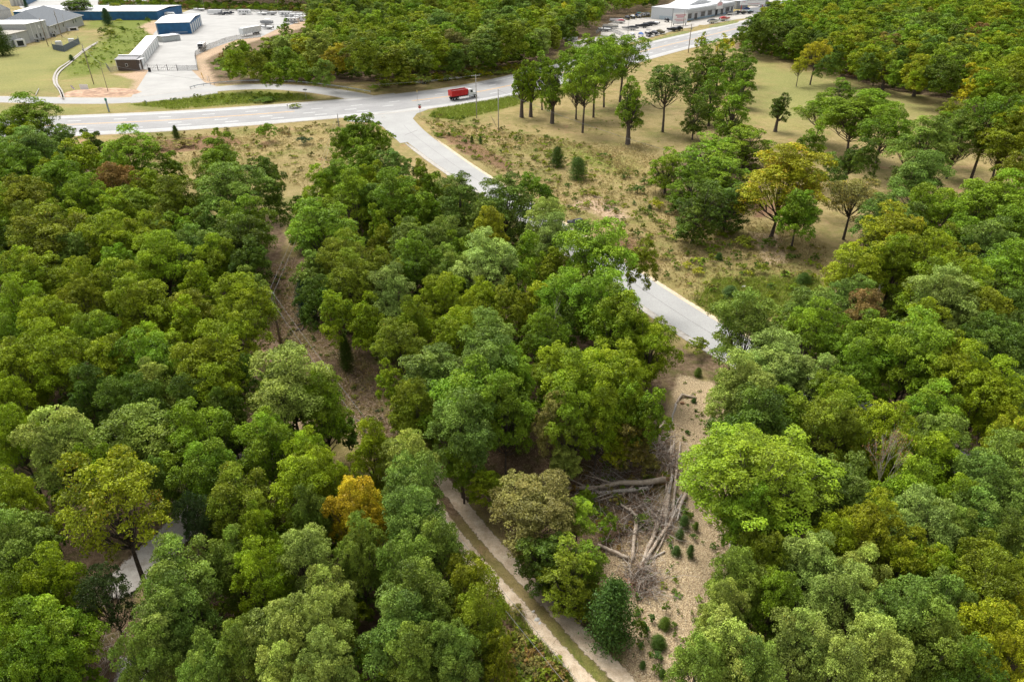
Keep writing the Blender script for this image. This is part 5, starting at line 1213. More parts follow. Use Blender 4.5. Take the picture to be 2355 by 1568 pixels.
def gate(label, a, b, n, m):
    A, B = G(*a), G(*b); root = thing('gate', label, 'gate', A, math.atan2((B - A).y, (B - A).x)); L_ = (B - A).length
    for k in range(n + 1): MB().tube([(L_ * k / n, 0, -.2), (L_ * k / n, 0, 2.5)], .08, 6).build('post', m, root)
    for k in range(n):
        x0, x1 = L_ * k / n + .12, L_ * (k + 1) / n - .12
        g = MB()
        for z in (.15, 1.15, 2.1): g.tube([(x0, 0, z), (x1, 0, z)], .035, 5)
        for x in np.linspace(x0, x1, 6): g.tube([(x, 0, .15), (x, 0, 2.1)], .03, 5)
        g.tube([(x0, 0, .15), (x1, 0, 2.1)], .03, 5).build('leaf', m, root)
gate('black steel gate across the storage yard entrance', (342, 163.5), (408, 163.5), 3, BLK)
fence('chain_link_fence', 'chain-link fence right of the black gate', [(409, 163.5), (455, 163)], 2.1, M('dark_post', (.05, .05, .05)), CHAIN, 4)
small_box('keypad_box', 'keypad', 'small black box standing beside the gate', (344.5, 166), (.9, .6, 1.6), BLK, 0)
def guardrail(pts):
    W = smooth_path(GP(pts), 3.8); root = thing('guardrail', 'long steel guardrail curving along the frontage road', 'guardrail', W[0])
    P_ = [p - W[0] for p in W]
    A = offset_path(W, .0); prof = [(0, .50), (.07, .56), (0, .63), (.07, .70), (0, .78)]; secs = []
    for i, p in enumerate(P_):
        a = P_[max(0, i - 1)]; c = P_[min(len(P_) - 1, i + 1)]; t = (c - a).normalized(); n = Vector((t.y, -t.x, 0))
        secs.append([p + n * (x + .1) + Vector((0, 0, z)) for x, z in prof] + [p + n * (x + .05) + Vector((0, 0, z)) for x, z in prof[::-1]])
    MB().loft(secs).build('rail', M('galvanised_steel', (.50, .53, .55), .5), root)
    for p in P_[::1][:98]: MB().box((p.x, p.y, .35), (.15, .15, .95)).build('post', GREYP, root)
guardrail([(438, 205), (468, 198), (555, 190.5), (640, 190), (706, 194), (780, 203), (852, 215)])
# ---------------------------------------------------------------- poles, wires, signs
TOPS = {}
def pole(key, label, base, vtop, m=WOODP, r=.15, arm=0, arm_rz=0.0, lamp=False, trans=False, name='utility_pole', cat='utility pole', dbl=False):
    b = G(*base); H = height_to(b, vtop); root = thing(name, label, cat, b, arm_rz)
    MB().tube([(0, 0, -.3), (0, 0, H * .5), (0, 0, H)], [r, r * .85, r * .65], 8).build('shaft', m, root, smooth=True)
    for q in range(2 if dbl else 1):
        if arm: 
            g = MB().box((0, .1, H - .35 - q * 1.6), (arm, .12, .14))
            for x in (-arm * .45, -arm * .2, arm * .2, arm * .45): g.box((x, .1, H - .2 - q * 1.6), (.08, .08, .2))
            g.build('crossarm', GREYP, root)
    if lamp: MB().tube([(0, 0, H - .3), (0, -1.0, H + .1), (0, -1.9, H)], .05, 6).box((0, -2.1, H), (.3, .8, .16)).build('lamp_head', GREYM, root)
    if trans: MB().tube([(0, -.35, H - 2.4), (0, -.35, H - 1.5)], .24, 9).build('transformer', GREYM, root)
    TOPS[key] = b + Vector((0, 0, H - .2)); print('POLE', label[:34], round(H, 1)); return root
pole('a', 'tall wooden pole leaning over the green slope left of the drive', (216, 195), 102, r=.17, trans=True)
pole('b', 'thinner wooden pole by the red dirt mound', (250, 216), 144, r=.11)
pole('c', 'grey pole with white crossarm beside the red truck', (1096, 272), 172, GREYP, .16, 2.6, .3, name='light_pole', cat='light pole')
pole('d', 'shorter plain grey pole right of the crossarm pole', (1146, 300), 206, GREYP, .15, name='metal_pole', cat='pole')
pole('e', 'double crossarm pole across the highway from the boat lot', (1582, 122), 55, WOODP, .2, 3.2, .5, dbl=True, trans=True)
pole('f', 'short grey pole at the verge near the side road mouth', (779, 291), 262, GREYP, .16)
pole('g', 'wooden pole standing in the cleared strip', (646, 791), 671, WOODP, .16, .9, .3)
pole('h', 'wooden pole before the tall office wing', (111, 107), 42, WOODP, .2, trans=True)
pole('i', 'wooden pole before the hip-roofed office', (143, 87), 25, WOODP, .2, trans=True)
pole('j', 'thin pole beside the far office wall', (157, 80), 33, GREYP, .13)
pole('k', 'slender light pole at the boat lot left side', (1443, 84), 47, BLK, .1, name='light_pole', cat='light pole')
pole('l', 'black light pole at the dealership corner', (1543, 64), 20, BLK, .12, 1.6, 0, name='light_pole', cat='light pole')
pole('m', 'wooden pole right of the dealership sign', (1569, 72), 25, WOODP, .14)
pole('n', 'tall wooden pole rising at the far edge of the storage yard', (466, 22), -14, WOODP, .2)
pole('o', 'pale pole among trees at the top centre', (470, 24), -10, GREYP, .1)
TOPS['p'] = G(1420, 1690, 7.5)
WIRE = M('wire', (.22, .22, .22), .5)
def wire(label, a, b, sag=1.0, r=.013, off=0.0):
    n = Vector((-(b - a).y, (b - a).x, 0)).normalized() * off
    pts = [a.lerp(b, k / 12) + n - Vector((0, 0, sag * 4 * (k / 12) * (1 - k / 12))) for k in range(13)]
    tag(MB().tube(pts, r, 4, cap=False).build('power_line', WIRE), label, 'power line', 'overhead wires')
wire('left wire from the cleared-strip pole up towards the highway verge', TOPS['g'], TOPS['f'], 1.4, off=.3); wire('right wire from the cleared-strip pole up towards the highway verge', TOPS['g'], TOPS['f'], 1.6, off=-.35)
wire('upper wire from the cleared-strip pole down along the track', TOPS['g'], TOPS['p'], 1.3, off=.25); wire('lower wire from the cleared-strip pole down along the track', TOPS['g'] - Vector((0, 0, .6)), TOPS['p'] - Vector((0, 0, .5)), 1.5, off=-.25)
wire('guy wire running down from the cleared-strip pole', TOPS['g'], G(700, 830, .1), 0, .014)
wire('wire across the mown field from the plain grey pole', TOPS['d'], G(2400, 520, 8), 4, .03)
wire('wire from the leaning pole to the thinner pole left of the drive', TOPS['a'], TOPS['b'], .8, .03)
wire('wire from the leaning pole to the office pole', TOPS['a'], TOPS['h'], 1.5, .03)
wire('long wire over the highway from the thinner pole to the crossarm pole', TOPS['b'], TOPS['c'], 5, .03)
for k, (u, v, lab) in enumerate(((1136, 287, 'left'), (1140, 291, 'middle'), (1144, 296, 'right'))):      # pale guy-wire guards
    b = G(u, v); e = G(u - 8 - k, v - 21, 2.6); o = MB().tube([b, e], .07, 6).build('guy_guard', M('pale_yellow_plastic', (.72, .62, .38), .5)); tag(o, 'pale guy-wire guard leaning by the plain grey pole, %s' % lab, 'guy guard', 'guy-wire guards')
b = G(467, 180); o = MB().tube([b, G(462, 168, 2.6)], .13, 7).build('guy_guard', YEL); tag(o, 'yellow guy-wire guard at the red bank by the lot', 'guy guard')
for u, v, t, lab in ((484, 196, 176, 'grey post at the foot of the red bank'), (478, 187, 175, 'small white marker on the red bank')):
    b = G(u, v); tag(MB().tube([b, b + Vector((0, 0, height_to(b, t)))], .09, 6).build('marker_post', GREYP if 'grey' in lab else WHP), lab, 'post')
def octagon(r, y0, y1):
    b = MB(); pr = [(r * math.cos(PI / 8 + k * PI / 4), r * math.sin(PI / 8 + k * PI / 4)) for k in range(8)]; return b.extr(pr, y0, y1)
b = G(966, 266); Hs = height_to(b, 243); root = thing('stop_sign', 'red stop sign at the corner where the side road meets the highway', 'stop sign', b, .25)
MB().tube([(0, .05, -.2), (0, .05, Hs)], .045, 6).build('post', GREYM, root)
o = octagon(.52, -.02, .0).build('border', WHP, root); o.location = (0, 0, Hs - .45)
o = octagon(.47, -.035, -.021).build('face', REDP, root); o.location = (0, 0, Hs - .45)
cu = bpy.data.curves.new('stop_text', 'FONT'); cu.body = 'STOP'; cu.size = .38; cu.align_x = 'CENTER'; cu.align_y = 'CENTER'; cu.extrude = .004; cu.materials.append(WHP)
t0 = bpy.data.objects.new('stop_text', cu); t = bpy.data.objects.new('lettering', bpy.data.meshes.new_from_object(t0)); bpy.data.objects.remove(t0); COL.objects.link(t); t.parent = root; t.location = (0, -.042, Hs - .45); t.rotation_euler = (PI / 2, 0, 0)
MB().box((0, 0, Hs + .2), (.9, .03, .2)).build('street_blade', GREENP, root)
b = G(704, 228); Hs = height_to(b, 204); root = thing('road_sign', 'arrow sign on a post in the tip of the road island', 'road sign', b, .1)
MB().tube([(0, .05, -.2), (0, .05, Hs)], .05, 6).build('post', GREYM, root); MB().box((0, 0, Hs - .4), (1.3, .03, .5)).build('panel', M('sign_grey', (.45, .46, .46)), root); MB().box((0, -.03, Hs - .4), (.9, .01, .12)).add([(.3, -.035, Hs - .22), (.3, -.035, Hs - .58), (.6, -.035, Hs - .4)], [(0, 1, 2)]).build('arrow', BLK, root)
b = G(251, 258); Hs = height_to(b, 232); root = thing('sign_post', 'thick grey post with green top between the two roads', 'sign post', b, .2)
MB().box((0, 0, Hs / 2), (.38, .38, Hs)).build('post', M('blue_grey_post', (.23, .29, .32)), root); MB().box((0, 0, Hs + .35), (.5, .5, .7)).build('cap', GREENP, root)
for u, v, t, lab, m in ((662, 252, 240, 'thin marker post at the highway edge near the island', GREYP), (960, 232, 208, 'orange marker post at the head of the centre line', YEL), (338, 243, 232, 'small green plant marker at the frontage road', GREENP)):
    b = G(u, v); root = thing('marker_post', lab, 'marker', b); Hh = height_to(b, t); MB().tube([(0, 0, 0), (0, 0, Hh)], .05, 5).build('post', GREYP, root); MB().box((0, 0, Hh - .35), (.25, .05, .6)).build('reflector', m, root)
b = G(196, 211); Hs = height_to(b, 194); root = thing('sign_board', 'white sign board on the red dirt mound', 'sign board', b, -.1)
MB().box((0, 0, Hs * .6), (3.0, .08, Hs * .7)).build('board', WHP, root)
for x in (-1.3, 1.3): MB().box((x, .08, Hs * .45), (.1, .1, Hs * .95)).build('post', GREYM, root)
b = G(173, 210); root = thing('feather_flag', 'leaning pale feather flag by the white sign board', 'flag', b, .2); Hs = height_to(b, 197)
MB().tube([(0, 0, 0), (-.5, 0, Hs * .9), (-1.0, 0, Hs * 1.05)], .03, 5).build('pole', GREYM, root); MB().extr([(.15, .6), (-.55, Hs * .95), (-1.1, Hs), (-.6, .7)], -.02, .02).build('banner', M('lilac_cloth', (.55, .50, .62)), root)
b = G(83, 221); root = thing('pipe_barrier', 'white pipe barrier lying at the roadside at left', 'barrier', b, 0); e = G(90, 206) - b
MB().tube([(0, 0, .3), (e.x, e.y, .3)], .12, 6).build('rail', GREYP, root); MB().tube([(0, 0, 0), (0, 0, .3)], .1, 6).build('post', GREYP, root)
# dirt mound
r = random.Random(4); bm = bmesh.new(); bmesh.ops.create_grid(bm, x_segments=40, y_segments=16, size=1)
for q in bm.verts: d = max(0, 1 - (q.co.x ** 2 + q.co.y ** 2)); q.co.z = d ** .7 * (.9 + .3 * math.sin(q.co.x * 9) * math.cos(q.co.y * 7)) + r.uniform(-.05, .05) * d - .03
me = bpy.data.meshes.new('dirt_mound'); bm.to_mesh(me); bm.free(); o = link_mesh('dirt_mound', me, M('red_soil', (.52, .34, .23), .95, vary=.25, scale=5, bump=.8)); o.location = G(236, 214); o.scale = (13, 7, 1.1); tag(o, 'low mound of pale red dirt beside the frontage road', 'dirt mound')
# ================================================================ VEHICLES
def wheels(root, xs, y, r=.36, w=.24, m=None):
    for x in xs:
        for s in (-1, 1):
            o = MB().wheel((x, s * y, r), r, w).build('wheel', RUB, root); MB().wheel((x, s * (y + w * .5), r), r * .55, .03).build('rim', CHROME, o)
def boat(uv, hd, L_, label, hull, cover=None, group='boats on trailers', stripe=None, w=2.3, shield=True, up=1.0):
    root = thing('boat', label, 'boat', G(*uv), math.radians(hd), group)
    n = 9; secs = []
    for i in range(n):
        t = i / (n - 1); x = -L_ / 2 + L_ * t; k = 1 - max(0, t - .5) ** 2 * 4 * .92; hw = w / 2 * k; z0 = .65 + max(0, t - .6) ** 2 * 2.4; z1 = 1.5 * up + t * .25
        secs.append([(x, -hw, z1), (x, -hw * .85, z0 + .25), (x, 0, z0), (x, hw * .85, z0 + .25), (x, hw, z1)])
    MB().loft(secs).build('hull', hull, root)
    if stripe: 
        s2 = [[(x_[0], x_[1] * 1.012, x_[2] - .25) if q == 0 else x_ for q, x_ in enumerate(())] for _ in ()]
        g = MB()
        for sgn, ix in ((-1, 0), (1, 4)):
            vs = []; 
            for sc in secs: p, q = Vector(sc[ix]), Vector(sc[1 if ix == 0 else 3]); vs += [p.lerp(q, .15) + Vector((0, sgn * .015, 0)), p.lerp(q, .55) + Vector((0, sgn * .015, 0))]
            g.add(vs, [(2 * i, 2 * i + 1, 2 * i + 3, 2 * i + 2) for i in range(n - 1)])
        g.build('stripe', stripe, root)
    secs = []
    for i in range(n):
        t = i / (n - 1); x = -L_ / 2 + .1 + (L_ - .2) * t; k = 1 - max(0, t - .5) ** 2 * 4 * .93; hw = w / 2 * k * .94; z1 = 1.52 * up + t * .25; hgt = (.75 * math.sin(min(1, t * 1.25 + .12) * PI) + .12 if cover else .12)
        secs.append([(x, -hw, z1), (x, -hw * .55, z1 + hgt * .85), (x, 0, z1 + hgt), (x, hw * .55, z1 + hgt * .85), (x, hw, z1)])
    MB().loft(secs).build('cover' if cover else 'deck', cover or WHP, root, smooth=bool(cover))
    if not cover and shield: MB().extr([(.2, 1.6 * up), (.9, 1.62 * up), (.35, 2.2 * up)], -w * .36, w * .36).build('windscreen', DARK, root)
    MB().box((-L_ / 2 - .25, 0, 1.35), (.5, .45, .9), taper=.7).build('outboard_motor', BLK, root)
    MB().box((0, -w * .38, .5), (L_ * .8, .1, .14)).box((0, w * .38, .5), (L_ * .8, .1, .14)).tube([(L_ * .38, -w * .38, .5), (L_ * .68, 0, .5), (L_ * .38, w * .38, .5)], .06, 5).build('trailer', GREYM, root)
    wheels(root, (-L_ * .12, -L_ * .25), w * .45, .33)
    return root
def pontoon(uv, hd, L_, label, side, canopy=None):
    root = thing('pontoon_boat', label, 'boat', G(*uv), math.radians(hd), 'boats on trailers'); w = 2.5
    for s in (-1, 1): MB().tube([(-L_ / 2, s * .8, .9), (L_ * .42, s * .8, .9), (L_ / 2 + .3, s * .8, 1.15)], [.3, .3, .08], 9).build('float', CHROME, root, smooth=True)
    MB().box((0, 0, 1.3), (L_, w, .12)).build('deck', GREYM, root)
    MB().box((0, -w / 2 + .03, 1.75), (L_ * .96, .06, .8)).box((0, w / 2 - .03, 1.75), (L_ * .96, .06, .8)).box((L_ * .47, 0, 1.75), (.06, w * .9, .8)).build('railing', side, root)
    MB().box((-L_ * .3, 0, 1.7), (L_ * .28, w * .8, .6)).box((L_ * .25, .6, 1.6), (L_ * .3, .7, .45)).build('seat', WHP, root)
    if canopy:
        MB().box((-L_ * .1, 0, 3.1), (L_ * .45, w * .95, .1)).build('canopy', canopy, root)
        for sx in (-1, 1):
            for sy in (-1, 1): MB().tube([(-L_ * .1 + sx * L_ * .2, sy * w * .45, 1.4), (-L_ * .1 + sx * L_ * .2, sy * w * .45, 3.1)], .03, 5).build('canopy_pole', CHROME, root)
    MB().box((0, 0, .5), (L_ * .8, 1.2, .12)).build('trailer', GREYM, root); wheels(root, (-.5, .4), .9, .3)
def camper(uv, hd, L_, label, stripe=None, fifth=False, w=2.5, H=3.1, cargo=False):
    root = thing('camper_trailer' if not cargo else 'cargo_trailer', label, 'camper' if not cargo else 'trailer', G(*uv), math.radians(hd), 'parked campers and trailers'); x1 = L_ / 2
    if fifth: prof = [(-x1, .6), (x1 - 2.4, .6), (x1 - 2.2, 1.7), (x1 - .3, 1.7), (x1 + .1, 2.2), (x1 - .5, H), (-x1, H)]
    else: prof = [(-x1, .6), (x1 - .3, .6), (x1, 1.2), (x1 - .1, 2.3), (x1 - .7, H), (-x1 + .2, H), (-x1, H - .3)]
    MB().extr(prof, -w / 2, w / 2).build('body', WHP, root)
    if not cargo:
        for s in (-1, 1):
            for k, x in enumerate((-L_ * .3, -L_ * .05, L_ * .16)): MB().box((x, s * (w / 2 + .02), 2.05), (.9 if k != 1 else .6, .04, .6)).build('window', DARK, root)
            MB().box((L_ * .3 if not fifth else L_ * .22, s * (w / 2 + .02), 1.6), (.65, .05, 1.8)).build('door', GREYM, root)
            if stripe: MB().box((-.2, s * (w / 2 + .012), 1.2), (L_ * .92, .02, .5)).build('stripe', stripe, root)
        if stripe and fifth: MB().box((x1 + .03, 0, 1.95), (.16, w * .8, .5)).add([(x1 + .08, -w * .45, 2.3), (x1 + .08, w * .45, 2.3), (x1 - .42, w * .42, H - .05), (x1 - .42, -w * .42, H - .05)], [(0, 1, 2, 3)]).box((x1 - 2.28, 0, 1.1), (.1, w * .8, .9)).build('front_panel', stripe, root)
        MB().box((0, 0, H + .16), (.9, .7, .28), taper=.8).build('air_conditioner', GREY_W, root); MB().box((-L_ * .3, 0, H + .07), (.5, .5, .12)).build('roof_vent', GREYM, root)
    else: MB().box((-x1 - .02, 0, 1.8), (.04, w * .85, H - .95)).build('door', GREYM, root)
    wheels(root, (-.9, .0), w / 2 - .12, .38)
    MB().tube([(x1 - (2.4 if fifth else .2), -.6, .55), (x1 + (.0 if fifth else 1.3), 0, .55), (x1 - (2.4 if fifth else .2), .6, .55)], .06, 5).build('hitch', GREYM, root)
    return root
def car(uv, hd, label, m, kind='car', name='car', cat='car', z=0.0):
    root = thing(name, label, cat, G(*uv, 0) + Vector((0, 0, z)), math.radians(hd), None); L_ = 4.7 if kind == 'car' else 5.6; x = L_ / 2
    body = [(-x, .35), (x, .35), (x + .03, .75), (x - .25, .92), (x * .42, 1.02), (-x + .1, 1.02), (-x, .8)]
    MB().extr(body, -.9, .9).build('body', m, root, bevel=.04)
    if kind == 'car': cab = [(-x * .75, 1.03), (x * .42, 1.03), (x * .12, 1.48), (-x * .5, 1.48)]
    else: cab = [(-x * .12, 1.03), (x * .48, 1.03), (x * .28, 1.78), (-x * .08, 1.78)]
    MB().extr(cab, -.78, .78).build('window', DARK, root); MB().extr([(cab[3][0] + .05, cab[3][1] + .01), (cab[2][0] - .05, cab[2][1] + .01), (cab[2][0] - .12, cab[2][1] + .06), (cab[3][0] + .12, cab[3][1] + .06)], -.74, .74).build('roof', m, root)
    if kind != 'car': MB().box((-x * .58, 0, 1.05), (L_ * .36, 1.5, .08)).build('bed', BLK, root)
    wheels(root, (-x * .6, x * .62), .84, .34, .22)
    for s in (-1, 1): MB().box((x - .02, s * .62, .74), (.1, .36, .16)).build('headlight', TRIMW, root)
    return root
def Z3(x, y): return (x * .16667 + 329.7, y * .16667)
def Z5(x, y): return (x * .1833 + 1373.8, y * .1833)
camper(Z3(340, 250), 12, 9, 'white camper half hidden behind the blue storage building', GREYM)
boat(Z3(775, 160), 175, 8, 'lone white boat at the top edge of the storage yard', WHP, None, stripe=BLK)
camper(Z3(990, 205), 176, 9.5, 'long plain white enclosed trailer in the back row', cargo=True, H=2.9)
for (x, y), L_, lab, rz in ((Z3(1100, 215), 7, 'dark low equipment trailer in the back row, left', .1), (Z3(1190, 205), 6, 'dark low equipment trailer in the back row, right', -.2)):
    root = thing('equipment_trailer', lab, 'trailer', G(x, y), rz); MB().box((0, 0, .8), (L_, 2.2, .18)).build('deck', BLK, root)
    MB().box((0, 1.05, 1.2), (L_, .08, .5)).box((L_ * .2, 0, 1.5), (1.6, 1.2, 1.0), taper=.7).tube([(-L_ * .3, 0, 1), (-L_ * .1, 0, 2.4), (L_ * .2, 0, 1.2)], .1, 5).build('load', M('dark_machine', (.06, .07, .09)), root); wheels(root, (-.5, .5), 1.0, .36)
camper(Z3(1400, 208), 0, 8.4, 'white camper with rounded corners in the middle of the back row', None)
boat(Z3(1640, 215), 178, 7.5, 'white boat in the back row, left of a pair', WHP, None); boat(Z3(1755, 215), 178, 7.5, 'dark-hulled white boat in the back row, right of a pair', WHP, M('white_cover', (.66, .67, .68)), stripe=BLK)
camper(Z3(1970, 235), 170, 9, 'white camper at the back left of the corner group', GREYM, fifth=True); camper(Z3(2110, 265), 172, 9, 'white camper at the back right of the corner group', GREYM); camper(Z3(2050, 325), 170, 9, 'white camper at the front of the corner group', BLK); camper(Z3(2165, 300), 172, 8, 'short white camper at the right end of the corner group', None)
pontoon(Z3(1705, 345), 170, 7.5, 'pale boat with arched frame behind the semi trailer', GREYM, TRIMW); boat(Z3(1705, 410), 172, 7.5, 'white boat in front of the arched one behind the semi trailer', WHP, stripe=BLK)
camper(Z3(822, 700), -78, 8.5, 'black and white camper parked alone, facing the photo', BLK, fifth=True, H=3.3)
# semi trailer
A_, B_ = G(*Z3(1325, 520)), G(*Z3(1640, 462)); Ls = 14.6; root = thing('semi_trailer', 'long white box semi trailer beside the chain-link fence', 'semi trailer', (A_ + B_) / 2, math.atan2((B_ - A_).y, (B_ - A_).x)); print('SEMI', (B_ - A_).length)
MB().box((0, 0, 2.65), (Ls, 2.6, 2.9)).build('box_body', M('corrugated_white', (.72, .74, .73), .5, vary=.05, scale=1), root)
for k in range(13): MB().box((-Ls / 2 + .6 + k * 1.12, -1.33, 2.65), (.08, .06, 2.8)).build('rib', GREY_W, root)
MB().box((Ls / 2 - 3.2, 0, .95), (4.2, 1.2, .3)).build('bogie', BLK, root); wheels(root, (Ls / 2 - 2.4, Ls / 2 - 3.8), 1.05, .5, .5); MB().box((-Ls / 2 + 3, -.8, .6), (.15, .15, 1.2)).box((-Ls / 2 + 3, .8, .6), (.15, .15, 1.2)).build('landing_leg', BLK, root)
# dump truck
p = G(1064, 228); i = near_u(1064); dv = (HW[min(i + 1, len(HW) - 1)] - HW[i - 1]); ang = math.atan2(dv.y, dv.x)
root = thing('dump_truck', 'red and white dump truck driving along the highway', 'dump truck', p + Vector((0, 0, .07)), ang); print('TRUCK off road centre', min((q - p).length for q in HW))
sec = lambda x, z0: [(x, -1.25, 3.15), (x, -1.15, z0), (x, 1.15, z0), (x, 1.25, 3.15), (x, 1.1, 3.15), (x, 1.0, z0 + .15), (x, -1.0, z0 + .15), (x, -1.1, 3.15)]
MB().loft([sec(-4.9, 1.35), sec(-4.6, 1.3), sec(1.1, 1.3), sec(1.5, 1.9)]).build('dump_bed', REDP, root)
MB().box((-4.85, 0, 2.2), (.14, 2.3, 1.7)).build('tailgate', M('faded_red_paint', (.60, .06, .05), .5), root); MB().box((1.35, 0, 2.45), (.14, 2.3, 1.4)).build('headboard', REDP, root)
MB().box((-1.7, 0, 2.5), (6.0, 2.1, .5)).build('load', M('grey_rubble', (.28, .28, .28), .95, vary=.3, scale=3), root)
for x in (-3.4, -1.7, 0): 
    for s in (-1, 1): MB().box((x, s * 1.24, 2.2), (.12, .1, 1.7)).build('rib', REDP, root)
MB().box((-.4, 0, .95), (9.4, .9, .3)).build('chassis', BLK, root)
MB().extr([(1.75, 1.0), (3.55, 1.0), (3.6, 1.9), (3.3, 2.85), (2.0, 3.0), (1.75, 2.7)], -1.15, 1.15).build('cab', WHP, root, bevel=.06)
MB().extr([(3.5, .85), (5.1, .85), (5.15, 1.4), (4.9, 1.75), (3.5, 1.95)], -.85, .85).build('hood', WHP, root, bevel=.06)
for s in (-1, 1): MB().box((2.8, s * 1.17, 2.25), (.8, .04, .65)).build('window', DARK, root); MB().tube([(1.6, s * 1.0, 1.0), (1.6, s * 1.0, 3.6)], .08, 7).build('exhaust', CHROME, root); MB().box((4.6, s * 1.05, 1.15), (1.2, .45, .12)).build('fender', WHP, root); MB().box((5.1, s * .75, 1.15), (.12, .3, .25)).build('headlight', CHROME, root)
MB().add([(3.64, -1.0, 1.98), (3.64, 1.0, 1.98), (3.36, .95, 2.75), (3.36, -.95, 2.75)], [(0, 1, 2, 3)]).build('windscreen', DARK, root); MB().box((5.2, 0, 1.2), (.08, 1.1, .8)).build('grille', CHROME, root); MB().tube([(1.9, -1.1, .75), (3.2, -1.1, .75)], .32, 9).build('fuel_tank', CHROME, root)
wheels(root, (-3.9, -2.6, 4.4), 1.0, .53, .42)
# black car on the side road
i = min(range(len(SIDE)), key=lambda k: (SIDE[k] - G(1327, 530)).length); dv = SIDE[i + 1] - SIDE[i - 1]
car((1330, 527), math.degrees(math.atan2(dv.y, dv.x)) + 180, 'black pickup on the side road, half hidden behind the bright green tree', M('glossy_black', (.012, .013, .016), .25), 'pickup', 'pickup_truck', 'pickup', z=.045)
# flat trailers beside the highway
for (u, v), L_, lab, m, dz in (((1029, 185.5), 9, 'long white flat trailer on the grass behind the red truck', WHP, 0), ((1135, 168), 9, 'rusty dark flat trailer on the grass, nearest the trees', M('rusty_frame', (.16, .11, .08)), .15), ((1085, 176), 6, 'grey tangled trailer frame between the white and rusty ones', GREYM, -.1), ((975, 193), 8, 'weathered grey rail lying in weeds by the highway', GREYP, .1)):
    root = thing('flatbed_trailer', lab, 'trailer', G(u, v), .42 + dz, 'trailers beside the highway'); g = MB().box((0, -.95, .7), (L_, .14, .18)).box((0, .95, .7), (L_, .14, .18))
    for k in range(9): g.box((-L_ / 2 + .3 + k * (L_ - .6) / 8, 0, .68), (.1, 1.9, .1))
    g.build('frame', m, root); MB().tube([(L_ / 2, -.9, .65), (L_ / 2 + 1.4, 0, .6), (L_ / 2, .9, .65)], .06, 5).build('hitch', m, root); wheels(root, (-.9, .1), .95, .36)
    for s in (-1, 1): MB().box((-.4, s * 1.1, .98), (2.0, .3, .08)).build('fender', m, root)
# ---------------------------------------------------------------- boat dealership
h = height_to(G(1574.5, 50.4), 23); WL = M('light_blue_grey_wall', (.55, .58, .60), .6, vary=.05)
fe = []
for k, (p_, w_, kind) in enumerate(((.08, 5.5, 'window'), (.20, 5, 'door'), (.34, 6.5, 'window'), (.48, 6.5, 'window'), (.62, 4, 'entrance'), (.74, 5, 'door'), (.86, 6.5, 'window'), (.96, 3, 'window'))):
    fe.append((kind if kind != 'entrance' else 'door', 'f', p_, w_, 1.0 if kind == 'window' else .1, h * .62, GREYM if kind != 'door' else TRIMW, DARK))
fe += [('base_band', 'f', .5, 68, .02, .95, M('blue_band', (.25, .36, .45), .7), None), ('downpipe', 'l', .35, .2, .1, h, GREYM, None), ('fence_panel', 'l', .5, 12, .1, 2.2, M('blue_grey_panel', (.42, .50, .55)), None)]
root, W, D = building('dealership_building', 'long pale boat dealership with dark shop windows at the top right', (1574.5, 50.4), (1685, 30), (1685, 20), h, WL, M('pale_metal_roof', (.62, .63, .64), .5, vary=.04), 'flat', .6, .15, D=24, feats=fe)
MB().box((W / 2, -.5, h * .84), (W, 1.0, h * .30)).build('fascia', M('fascia_grey', (.48, .50, .50), .6), root)
MB().extr([(W * .56, h * .62), (W * .70, h * .62), (W * .70, h + .8), (W * .63, h + 2.4), (W * .56, h + .8)], -1.4, 3).build('entrance_gable', TRIMW, root)
MB().box((W * .63, -1.45, h * 1.05), (W * .09, .06, h * .28)).build('sign_panel', M('pink_sign', (.75, .45, .45)), root)
MB().extr([(W * .30, h + .3), (W * .80, h + .3), (W * .55, h + 3.4)], D * .4, D - .2).build('raised_roof', M('pale_metal_roof', (.62, .63, .64)), root)
building('shop_building', 'grey shop behind the dealership cut by the top edge', (1692, 22), (1718, 20), (1760, 2), height_to(G(1718, 20), 2), M('grey_shop', (.33, .34, .34), .7), M('pale_metal_roof', (.62, .63, .64)), 'flat')
building('shop_building', 'pale shop front at the top edge right of the sign board', (1742, 16), (1765, 14), (1830, -8), height_to(G(1765, 14), -8), M('pale_stone', (.45, .44, .42), .8), M('pale_metal_roof', (.62, .63, .64)), 'flat', feats=[('window', 'r', .2 + k * .2, 5, .5, 4, GREYM, DARK) for k in range(4)])
def board(label, base, vt, w, h0, rz, posts, m, extra):
    b = G(*base); H = height_to(b, vt); root = thing('sign_board', label, 'sign board', b, rz); MB().box((0, 0, (H + h0) / 2), (w, .25, H - h0)).build('board', WHP, root)
    for x in (-w * .42, w * .42): MB().box((x, .2, H * .45), (.35, .3, H * .9)).build('post', posts, root)
    g = MB()
    for (x, z, a_, c_) in extra: g.box((x * w, -.15, h0 + (H - h0) * z), (a_ * w, .04, c_ * (H - h0)))
    g.build('lettering', m, root)
board('large white sign board with red posts and a red arrow', (1727, 28), 3, 19, 4.2, .25, M('red_post', (.40, .06, .05)), M('sign_red', (.62, .10, .16)), ((-.38, .80, .10, .05), (-.33, .88, .05, .04), (-.33, .72, .05, .04), (.05, .35, .5, .05), (.1, .2, .35, .04)))
board('white and pink sign board in front of the dealership corner', (1562, 59), 31, 9, 1.0, .2, BLK, M('sign_red', (.62, .10, .16)), ((0, .8, .7, .08), (0, .62, .5, .08), (0, .4, .8, .04), (0, .25, .6, .04)))
BK = M('black_hull', (.03, .035, .045), .35)
